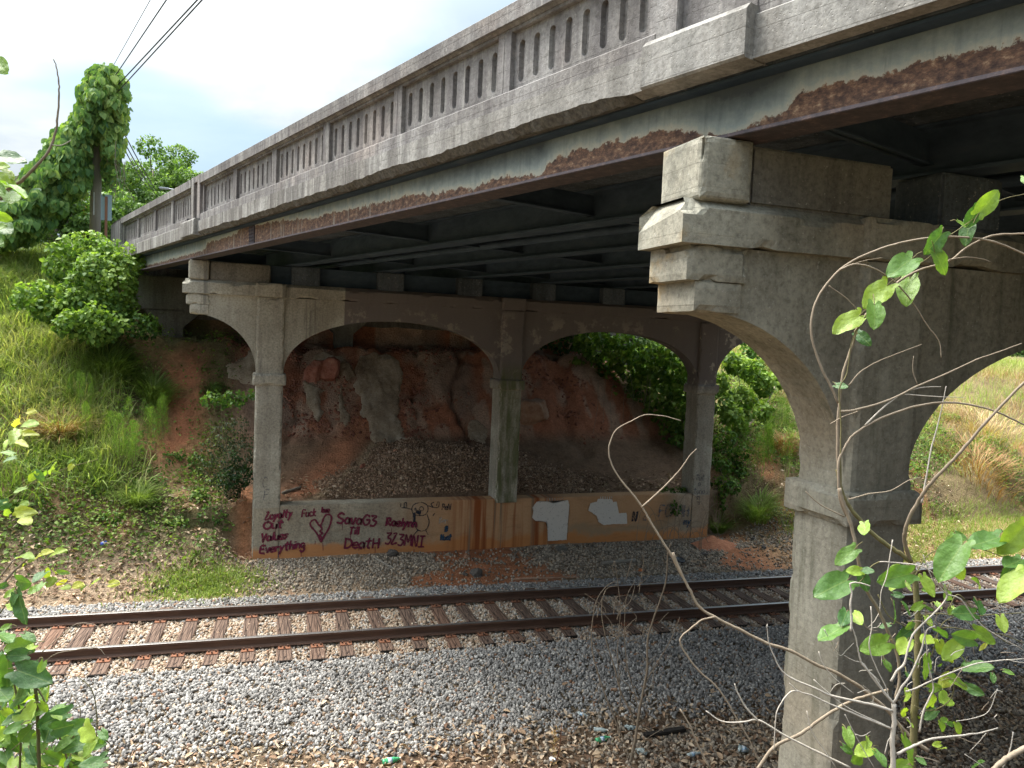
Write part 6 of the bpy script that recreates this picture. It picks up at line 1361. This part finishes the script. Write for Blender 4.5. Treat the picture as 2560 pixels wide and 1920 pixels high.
lst = [(1005, 400, 890, 485), (1040, 525, 962, 522), (1045, 525, 1115, 520), (1040, 530, 1078, 645), (962, 578, 782, 660), (1062, 250, 1066, 322), (1325, 540, 1150, 585), (1320, 560, 1210, 610), (1000, 770, 1045, 822), (960, 760, 935, 830), (932, 848, 798, 935), (1190, 935, 1050, 978), (1230, 720, 1250, 830), (1280, 710, 1330, 780), (1395, 715, 1330, 750), (1330, 865, 1250, 925), (1310, 930, 1262, 1000), (1590, 335, 1545, 462), (1625, 375, 1480, 580), (1840, 330, 1655, 395), (1982, 270, 1845, 430), (1965, 458, 1870, 510), (1982, 545, 1835, 690), (1905, 505, 1850, 605), (1570, 478, 1645, 578), (1400, 560, 1462, 678), (1690, 770, 1560, 772), (1845, 790, 1872, 880), (1700, 868, 1825, 940), (1690, 920, 1570, 890), (1500, 940, 1560, 1065), (1610, 935, 1510, 1040), (1660, 1080, 1815, 1085), (1560, 1150, 1660, 1192), (1655, 1190, 1752, 1240), (1420, 1020, 1405, 1150), (1470, 1330, 1410, 1380), (1500, 1390, 1525, 1455), (960, 1440, 990, 1545), (1050, 1565, 1008, 1630), (1290, 1488, 1335, 1645), (1370, 1600, 1420, 1645), (940, 1535, 1000, 1582), (1130, 1570, 1195, 1650), (1690, 1659, 1742, 1610), (1320, 1035, 1375, 1052), (1180, 1045, 1222, 1105), (1712, 700, 1745, 765), (1230, 655, 1295, 675), (1590, 310, 1660, 350), (1860, 300, 1920, 320), (1100, 1540, 1015, 1575), (1310, 1640, 1200, 1659), (1440, 1300, 1460, 1240), (1590, 1400, 1620, 1470), (1800, 1120, 1810, 1170), (1870, 1100, 1930, 1120), (1340, 820, 1300, 860), (1420, 790, 1450, 850), (1440, 1200, 1500, 1190), (1480, 860, 1540, 900)]
leafpx(gv, cB, lst, 2.25, HE)
leafpx(gv, cB, [(1285, 500, 1212, 503), (1400, 470, 1440, 490), (1765, 940, 1725, 985), (1600, 990, 1642, 1035), (1568, 1120, 1498, 1190), (1300, 590, 1335, 640), (1280, 600, 1240, 600), (1080, 1480, 1085, 1540)], 2.25, HY)
for l_ in ([(1350, 560), (1420, 440), (1500, 400), (1620, 380), (1740, 400), (1850, 440), (1900, 460)], [(1365, 760), (1450, 850), (1560, 850), (1700, 870), (1850, 890), (1982, 940)], [(1365, 780), (1500, 770), (1640, 790), (1800, 775), (1982, 765)], [(1360, 1000), (1440, 1020), (1480, 900), (1520, 820), (1600, 780)], [(1350, 1300), (1420, 1330), (1500, 1310), (1560, 1260), (1580, 1180), (1560, 1150)], [(1150, 470), (1100, 500), (1060, 560), (1030, 590)], [(1140, 660), (1200, 780), (1290, 840), (1360, 880)], [(1550, 740), (1600, 660), (1680, 740), (1760, 850), (1900, 950)]):
    stem(gv, l_, cB, 2.28, .0018, .0012, M_stem, 'vine_stem')
# bleached dead bush right foreground
db = thing('dead_bush', 'bleached leafless bush tangled in front of the near pier foot', 'bush', gbase(2233, 2000, 2.15))
for l_, a, b in [([(1235, 2000), (1230, 1659), (1225, 1500), (1235, 1400), (1232, 1290)], .0075, .006), ([(1235, 1290), (1180, 1230), (1120, 1140), (1050, 1060), (1030, 1000), (1015, 920), (990, 840)], .004, .0015), ([(1215, 1160), (1250, 1100), (1290, 1060), (1320, 950), (1350, 880), (1430, 800), (1490, 740), (1540, 660), (1480, 560), (1400, 500), (1290, 480), (1150, 470)], .0035, .0014), ([(1225, 1330), (1130, 1300), (1040, 1280), (870, 1240), (780, 1200), (640, 1140), (580, 1090), (540, 1010), (510, 930), (500, 830)], .0042, .001), ([(1215, 1430), (1060, 1370), (940, 1320), (850, 1285), (760, 1240), (680, 1215), (630, 1170)], .0032, .0012), ([(680, 1215), (640, 1220), (600, 1260), (560, 1330), (550, 1400), (545, 1480), (540, 1560)], .0022, .0012), ([(985, 870), (988, 790), (982, 720), (990, 650), (980, 600), (1010, 590), (1060, 600), (1095, 612)], .0032, .0016), ([(1210, 1270), (1100, 1130), (1060, 1060), (1000, 1040), (945, 1010)], .002, .001), ([(1250, 1580), (1350, 1530), (1460, 1490), (1640, 1470), (1740, 1455), (1830, 1430)], .004, .0015), ([(1300, 1220), (1360, 1200), (1420, 1170), (1560, 1110), (1700, 1060), (1840, 1040), (1982, 1030)], .0025, .0012), ([(1235, 1280), (1280, 1190), (1330, 1120), (1390, 980), (1420, 870), (1470, 840)], .0035, .0016), ([(1380, 1450), (1400, 1340), (1440, 1250), (1460, 1190), (1430, 1060), (1420, 960), (1400, 830)], .0026, .0012), ([(1100, 730), (1105, 850), (1090, 960), (1130, 1080), (1180, 1180), (1210, 1270)], .0018, .0014), ([(830, 860), (870, 930), (920, 1010), (960, 980), (1000, 940)], .0012, .0008), ([(800, 990), (830, 1070), (900, 1150), (1000, 1230)], .0016, .001), ([(770, 1150), (860, 1230), (980, 1320), (1200, 1420)], .0016, .0014), ([(1225, 345), (1210, 440), (1190, 560), (1160, 640), (1150, 760)], .0016, .001), ([(1540, 660), (1620, 690), (1700, 800), (1800, 880), (1982, 980)], .002, .001), ([(1540, 660), (1480, 600), (1440, 540), (1400, 430)], .002, .001), ([(1830, 1200), (1780, 1330), (1700, 1370), (1590, 1390)], .0012, .001), ([(1920, 1450), (1900, 1560), (1860, 1659)], .0015, .002), ([(1640, 1580), (1760, 1659)], .001, .001), ([(950, 1350), (1000, 1450), (1060, 1560), (1120, 1659)], .0012, .001), ([(730, 1330), (760, 1450), (820, 1540), (900, 1659)], .0012, .001), ([(1180, 1580), (1200, 1500), (1225, 1480)], .0015, .001)]:
    stem(db, l_, cB, 2.15, a, b, M_dead, 'branch')
for k in range(46):
    x0 = rng.uniform(900, 1900); y0 = rng.uniform(700, 1600); a_ = rng.uniform(0, 6.28); L_ = rng.uniform(60, 170); x1 = x0+L_*math.cos(a_); y1 = y0+L_*math.sin(a_)*.8
    stem(db, [(x0, y0), ((x0+x1)/2+rng.normal(0, 14), (y0+y1)/2+rng.normal(0, 14)), (x1, y1)], cB, 2.2+rng.uniform(-.1, .5), .0013, .0006, M_dead if rng.rand() < .6 else M_twig, 'twig')
# long tan branches across the middle
lb2 = thing('bent_branch', 'long tan branch curling up in a hook over the track', 'branch', gbase(2290, 1900, 2.6))
stem(lb2, [(1430, 1560), (1350, 1500), (1270, 1420), (1200, 1330), (1120, 1260), (1020, 1180), (900, 1110), (780, 1060), (640, 985), (500, 940), (340, 860), (200, 790), (110, 730), (60, 640), (0, 520), (-40, 420)], cB, 2.7, .0066, .0044, M_twig, 'main_branch')
stem(lb2, [(1195, 1659), (1130, 1530), (1060, 1420), (1000, 1320), (960, 1250), (910, 1180), (850, 1110), (790, 1020), (765, 940), (770, 870), (810, 790), (900, 740), (975, 705), (1080, 710), (1190, 738)], cC, 2.72, .0045, .0013, M_twig, 'main_branch')
stem(lb2, [(960, 1250), (1050, 1170), (1130, 1090), (1200, 1010), (1240, 950), (1283, 905)], cC, 2.71, .0034, .0015, M_twig, 'side_branch')
stem(lb2, [(200, 790), (130, 805), (70, 850), (0, 920), (40, 1010), (110, 1100), (200, 1180), (260, 1260), (330, 1380), (400, 1500), (465, 1650)], cB, 2.69, .0033, .0024, M_twig, 'side_branch')
stem(lb2, [(440, 1680), (540, 1540), (700, 1460), (820, 1370), (920, 1310), (1020, 1260), (1200, 1210)], cB, 2.55, .006, .0045, M_twig, 'side_branch')
stem(lb2, [(150, 1330), (240, 1390), (360, 1395), (455, 1385), (600, 1470), (800, 1570), (980, 1659)], cB, 2.5, .0016, .0038, M_dead, 'side_branch')
stem(lb2, [(455, 1390), (380, 1310), (330, 1220), (315, 1175)], cB, 2.5, .003, .002, M_dead, 'side_branch')
stem(lb2, [(0, 1320), (60, 1420), (100, 1520), (170, 1659)], cB, 2.5, .002, .003, M_twig, 'side_branch')
o_ = stem(lb2, [(1780, 1700), (1850, 1630), (1920, 1580), (2000, 1540)], cB, 1.9, .006, .007, M_twig, 'side_branch')
# thin dead sapling standing at the edge of the ballast
b = gh(1358, 1648); ds_ = thing('dead_sapling', 'thin leafless sapling rising in front of the track', 'sapling', b); dp = (b-CAM)@fw
for l_, a, b_ in [([(1862, 1480), (1870, 1440), (1900, 1300), (1930, 1100), (1965, 920), (1985, 800), (1990, 600), (2040, 430), (2110, 220), (2130, 0), (2150, -60)], .024, .006), ([(1870, 1440), (1830, 1320), (1780, 1200), (1700, 1000), (1640, 820), (1610, 700), (1600, 560), (1630, 350), (1700, 240), (1770, 200)], .012, .004), ([(1905, 1190), (1850, 1060), (1800, 960), (1760, 800), (1700, 600), (1670, 400), (1700, 260), (1790, 230)], .012, .004), ([(1965, 920), (2010, 840), (2060, 760), (2150, 600), (2212, 450)], .009, .004), ([(1860, 1440), (1800, 1300), (1780, 1180), (1800, 1000), (1780, 700), (1800, 400), (1780, 200), (1760, 60)], .007, .003), ([(1930, 1100), (1890, 950), (1850, 800), (1830, 600), (1840, 330), (1900, 200)], .006, .002), ([(1870, 1440), (1940, 1330), (2060, 1240), (2212, 1180)], .005, .002), ([(1860, 1450), (1740, 1380), (1620, 1240), (1570, 1120), (1590, 1060)], .005, .002), ([(1865, 1450), (1960, 1390), (2050, 1300)], .004, .002), ([(1330, 1250), (1350, 1190), (1400, 1150)], .004, .002)]:
    stem(ds_, l_, cM, dp, a*.9, max(b_*1.2, .004), M_twig, 'branch')
for k in range(34):
    x0 = rng.uniform(1620, 2080); y0 = rng.uniform(150, 1300); a_ = rng.uniform(-2.4, -.7); L_ = rng.uniform(80, 220); x1 = x0+L_*math.cos(a_); y1 = y0+L_*math.sin(a_)
    stem(ds_, [(x0, y0), ((x0+x1)/2+rng.normal(0, 22), (y0+y1)/2+rng.normal(0, 22)), (x1, y1)], cM, dp+rng.normal(0, .2), .0055, .003, M_twig, 'twig')
# rust-coloured dead flower stalk at the bottom
b = gh(1180, 1655); rs = thing('dead_stalk', 'rust-coloured dead flower stalk near the drink can', 'plant stalk', b); stem(rs, [(1345, 1500), (1370, 1400), (1385, 1300), (1395, 1200)], cM, (b-CAM)@fw, .007, .004, M_plate, 'stalk')
P = np.array([at_depth(*cM(1345+.05*k+rng.normal(0, 12), 1480-3.1*k), (b-CAM)@fw) for k in range(90)]); joined('seed_heads', TLS, P, basis(rdir(90), rdir(90)), .035*rng.uniform(.6, 1.4, 90), rng.rand(90), M_dryj, rs)
# wire-like arching briars before the wall end
ab_ = thing('dry_briar', 'wiry dry briar loops arching before the right end of the graffiti wall', 'briar', gh(1420, 1190))
for i in range(16):
    x0 = rng.uniform(760, 1320); w = rng.uniform(80, 260); h_ = rng.uniform(90, 330); y0 = 1480+rng.uniform(-20, 40)
    stem(ab_, [(x0, y0), (x0+w*.08, y0-h_*.6), (x0+w*.35, y0-h_), (x0+w*.75, y0-h_*.85), (x0+w, y0-h_*.35)], cC, 15.6+rng.uniform(-.3, .4), .006, .004, M_twig, 'stem')
# left foreground greenbrier
lv = thing('greenbrier_bush', 'heart-leaved greenbrier bush filling the lower left corner', 'bush', gbase(120, 1990, 1.9))
for l_, a, b in [([(240, 1800), (240, 1600), (235, 1400), (225, 1200), (180, 1000), (120, 920)], .005, .003), ([(330, 1800), (420, 1659), (380, 1500), (300, 1300), (240, 1180), (180, 1110)], .0028, .002), ([(660, 1700), (560, 1600), (470, 1480), (380, 1380), (300, 1300)], .0024, .0016), ([(120, 1700), (130, 1400), (100, 1200), (60, 1050), (0, 950)], .003, .002), ([(595, 1500), (600, 1350), (570, 1180), (480, 1090)], .0018, .001), ([(490, 1400), (495, 1280), (440, 1200)], .0014, .001), ([(0, 700), (60, 620), (130, 545), (190, 500)], .002, .001), ([(0, 850), (100, 930), (160, 980)], .0016, .0016), ([(230, 1050), (330, 960), (450, 930), (600, 915), (650, 960)], .0012, .0008), ([(260, 940), (380, 840), (480, 765), (600, 780), (680, 870)], .0012, .0007), ([(620, 1290), (700, 1200)], .0012, .0008), ([(0, 1600), (80, 1540), (150, 1480)], .0014, .001)]:
    stem(lv, l_, cL, 1.95, a, b, M_stem if a > .0015 else M_twig, 'stem')
lst = [(185, 900, 5, 925), (60, 780, -10, 800), (50, 1000, 30, 1190), (170, 960, 30, 960), (230, 1010, 150, 1050), (270, 1000, 240, 1070), (110, 1055, 300, 1125), (265, 1090, 250, 1180), (210, 1215, 115, 1270), (215, 900, 160, 930), (415, 1320, 218, 1400), (400, 1270, 305, 1300), (310, 1385, 285, 1495), (540, 1395, 370, 1420), (520, 1400, 560, 1470), (440, 1480, 330, 1560), (555, 1490, 370, 1545), (585, 1480, 520, 1600), (660, 1560, 610, 1610), (625, 1430, 660, 1480), (640, 1480, 615, 1430), (640, 1625, 480, 1650), (120, 1330, 5, 1400), (130, 1390, 20, 1440), (190, 1420, 110, 1500), (60, 1220, -10, 1300), (100, 1100, 60, 1150), (20, 940, -20, 1010), (275, 450, 200, 500), (265, 515, 225, 560), (230, 540, 180, 575), (90, 560, 25, 600), (100, 580, 60, 660), (110, 590, 175, 770), (40, 520, -10, 545), (60, 640, 95, 670), (110, 500, 170, 520), (150, 1290, 170, 1350), (250, 1260, 300, 1310), (350, 1300, 400, 1350), (60, 1480, 130, 1560), (180, 1540, 210, 1640), (30, 1560, 60, 1640), (290, 1500, 250, 1560), (250, 1600, 290, 1650), (430, 1600, 400, 1659), (480, 1580, 560, 1620), (300, 1200, 320, 1120), (120, 1150, 200, 1190), (20, 1300, 90, 1340), (0, 1450, 40, 1500), (90, 1600, 60, 1670), (330, 1420, 440, 1400), (480, 1460, 440, 1520), (150, 830, 220, 870), (40, 1100, 110, 1080), (90, 1240, 140, 1200), (30, 880, 100, 850), (-20, 830, 60, 850), (200, 1330, 290, 1290), (0, 1180, 60, 1250)]
leafpx(lv, cL, lst, 1.9, HE)
# yellowing saplings at the left edge
yl = thing('yellowing_sapling', 'thin sapling with narrow yellow-green leaves at the left edge', 'sapling', gbase(-120, 1900, 2.3))
stem(yl, [(-330, 2600), (-300, 1500), (-150, 700), (0, 540), (60, 470), (160, 370), (200, 340)], cL, 2.3, .006, .002, M_twig, 'stem'); stem(yl, [(-60, 560), (60, 400), (130, 330), (215, 210)], cL, 2.3, .003, .001, M_twig, 'stem')
leafpx(yl, cL, [(230, 350, 302, 302), (320, 335, 388, 300), (290, 480, 292, 422), (340, 455, 338, 412), (280, 520, 350, 490), (350, 525, 418, 492), (270, 560, 240, 590), (560, 525, 625, 480), (450, 525, 520, 528), (500, 560, 520, 530), (670, 520, 735, 512), (380, 540, 430, 545), (350, 440, 425, 455), (60, 380, 10, 375), (120, 350, 190, 330), (150, 400, 120, 425), (170, 380, 210, 370), (90, 70, 190, 75), (130, 110, 188, 145), (60, 90, 20, 60), (20, 20, 48, 5), (120, 30, 170, 20)], 2.3, HY, petiole=False)
stem(yl, [(200, 500), (300, 500), (450, 520), (640, 525), (735, 512)], cL, 2.3, .0016, .0008, M_twig, 'stem')
c4b = lambda x, y: (x/2.242, 560+y/2.242)
stem(yl, [(0, 1330), (60, 1220), (90, 1120), (110, 1060), (140, 1010)], c4b, 2.3, .002, .001, M_stem, 'stem'); stem(yl, [(0, 1620), (70, 1540), (150, 1470), (240, 1420), (400, 1360), (550, 1320)], c4b, 2.3, .002, .0008, M_stem, 'stem')
leafpx(yl, c4b, [(100, 1150, 60, 1215), (95, 1130, 85, 1090), (130, 1120, 212, 1122), (100, 1170, 212, 1172), (80, 1215, 150, 1232), (115, 1080, 98, 1040), (150, 1050, 202, 1052), (290, 1390, 300, 1335), (290, 1385, 330, 1395), (240, 1420, 260, 1380), (380, 1370, 415, 1355), (380, 1340, 410, 1315), (490, 1340, 500, 1320)], 2.3, HY, petiole=False)
leafpx(yl, c4b, [(60, 1200, 15, 1255), (70, 1290, 0, 1270), (80, 1310, 10, 1330), (200, 1400, 155, 1445), (140, 1480, 75, 1510), (45, 1560, -10, 1590), (200, 1390, 250, 1440)], 2.3, HE, petiole=False)
# broad leaves at the upper left edge and their bare leader
ul = thing('edge_sapling', 'sapling with big soft leaves cut by the upper left edge', 'sapling', gbase(-150, 1900, 2.0))
c3b = lambda x, y: (x/2.765, 100+y/2.765)
stem(ul, [(-420, 4200), (-300, 2600), (-160, 1500), (0, 1100), (60, 1030), (150, 970), (240, 880), (330, 780), (370, 680), (395, 560), (408, 400), (405, 280), (390, 190), (370, 130)], c3b, 2.0, .006, .0012, M_twig, 'leader'); stem(ul, [(360, 725), (420, 728), (480, 700), (488, 688)], c3b, 2.0, .0014, .0006, M_dead, 'twig'); stem(ul, [(0, 1110), (60, 1040), (100, 970), (130, 930)], c3b, 2.0, .003, .001, M_dead, 'twig')
leafpx(ul, c3b, [(-60, 800, 190, 858), (-50, 880, 60, 862), (-30, 150, 36, 212), (0, 880, 100, 952), (-30, 940, 60, 1000), (60, 1010, 180, 1080), (0, 960, 110, 1010), (60, 1050, 80, 1110), (-20, 1200, 90, 1252), (-30, 1230, 60, 1215), (-20, 1260, 82, 1352), (-20, 1130, 50, 1115), (-40, 1000, 30, 1060), (-20, 1300, 40, 1280), (-30, 1380, 20, 1420)], 1.95, HE, petiole=False)

ex = []
for k in range(60):
    if k < 34: x0, y0 = rng.uniform(-40, 230), rng.uniform(1130, 1680)
    else: x0, y0 = rng.uniform(150, 560), rng.uniform(1430, 1690)
    a_ = rng.uniform(0, 6.28); l_ = rng.uniform(60, 120); ex.append((x0, y0, x0+l_*math.cos(a_), y0+l_*math.sin(a_)*.8+15))
leafpx(lv, cL, ex, 2.05, HE)
ex = []
for k in range(26):
    x0, y0 = rng.normal(1500, 190), rng.uniform(560, 1640); a_ = rng.uniform(0, 6.28); l_ = rng.uniform(30, 60); ex.append((x0, y0, x0+l_*math.cos(a_), y0+l_*math.sin(a_)*.7+12))
leafpx(gv, cB, ex, 2.45, HE)
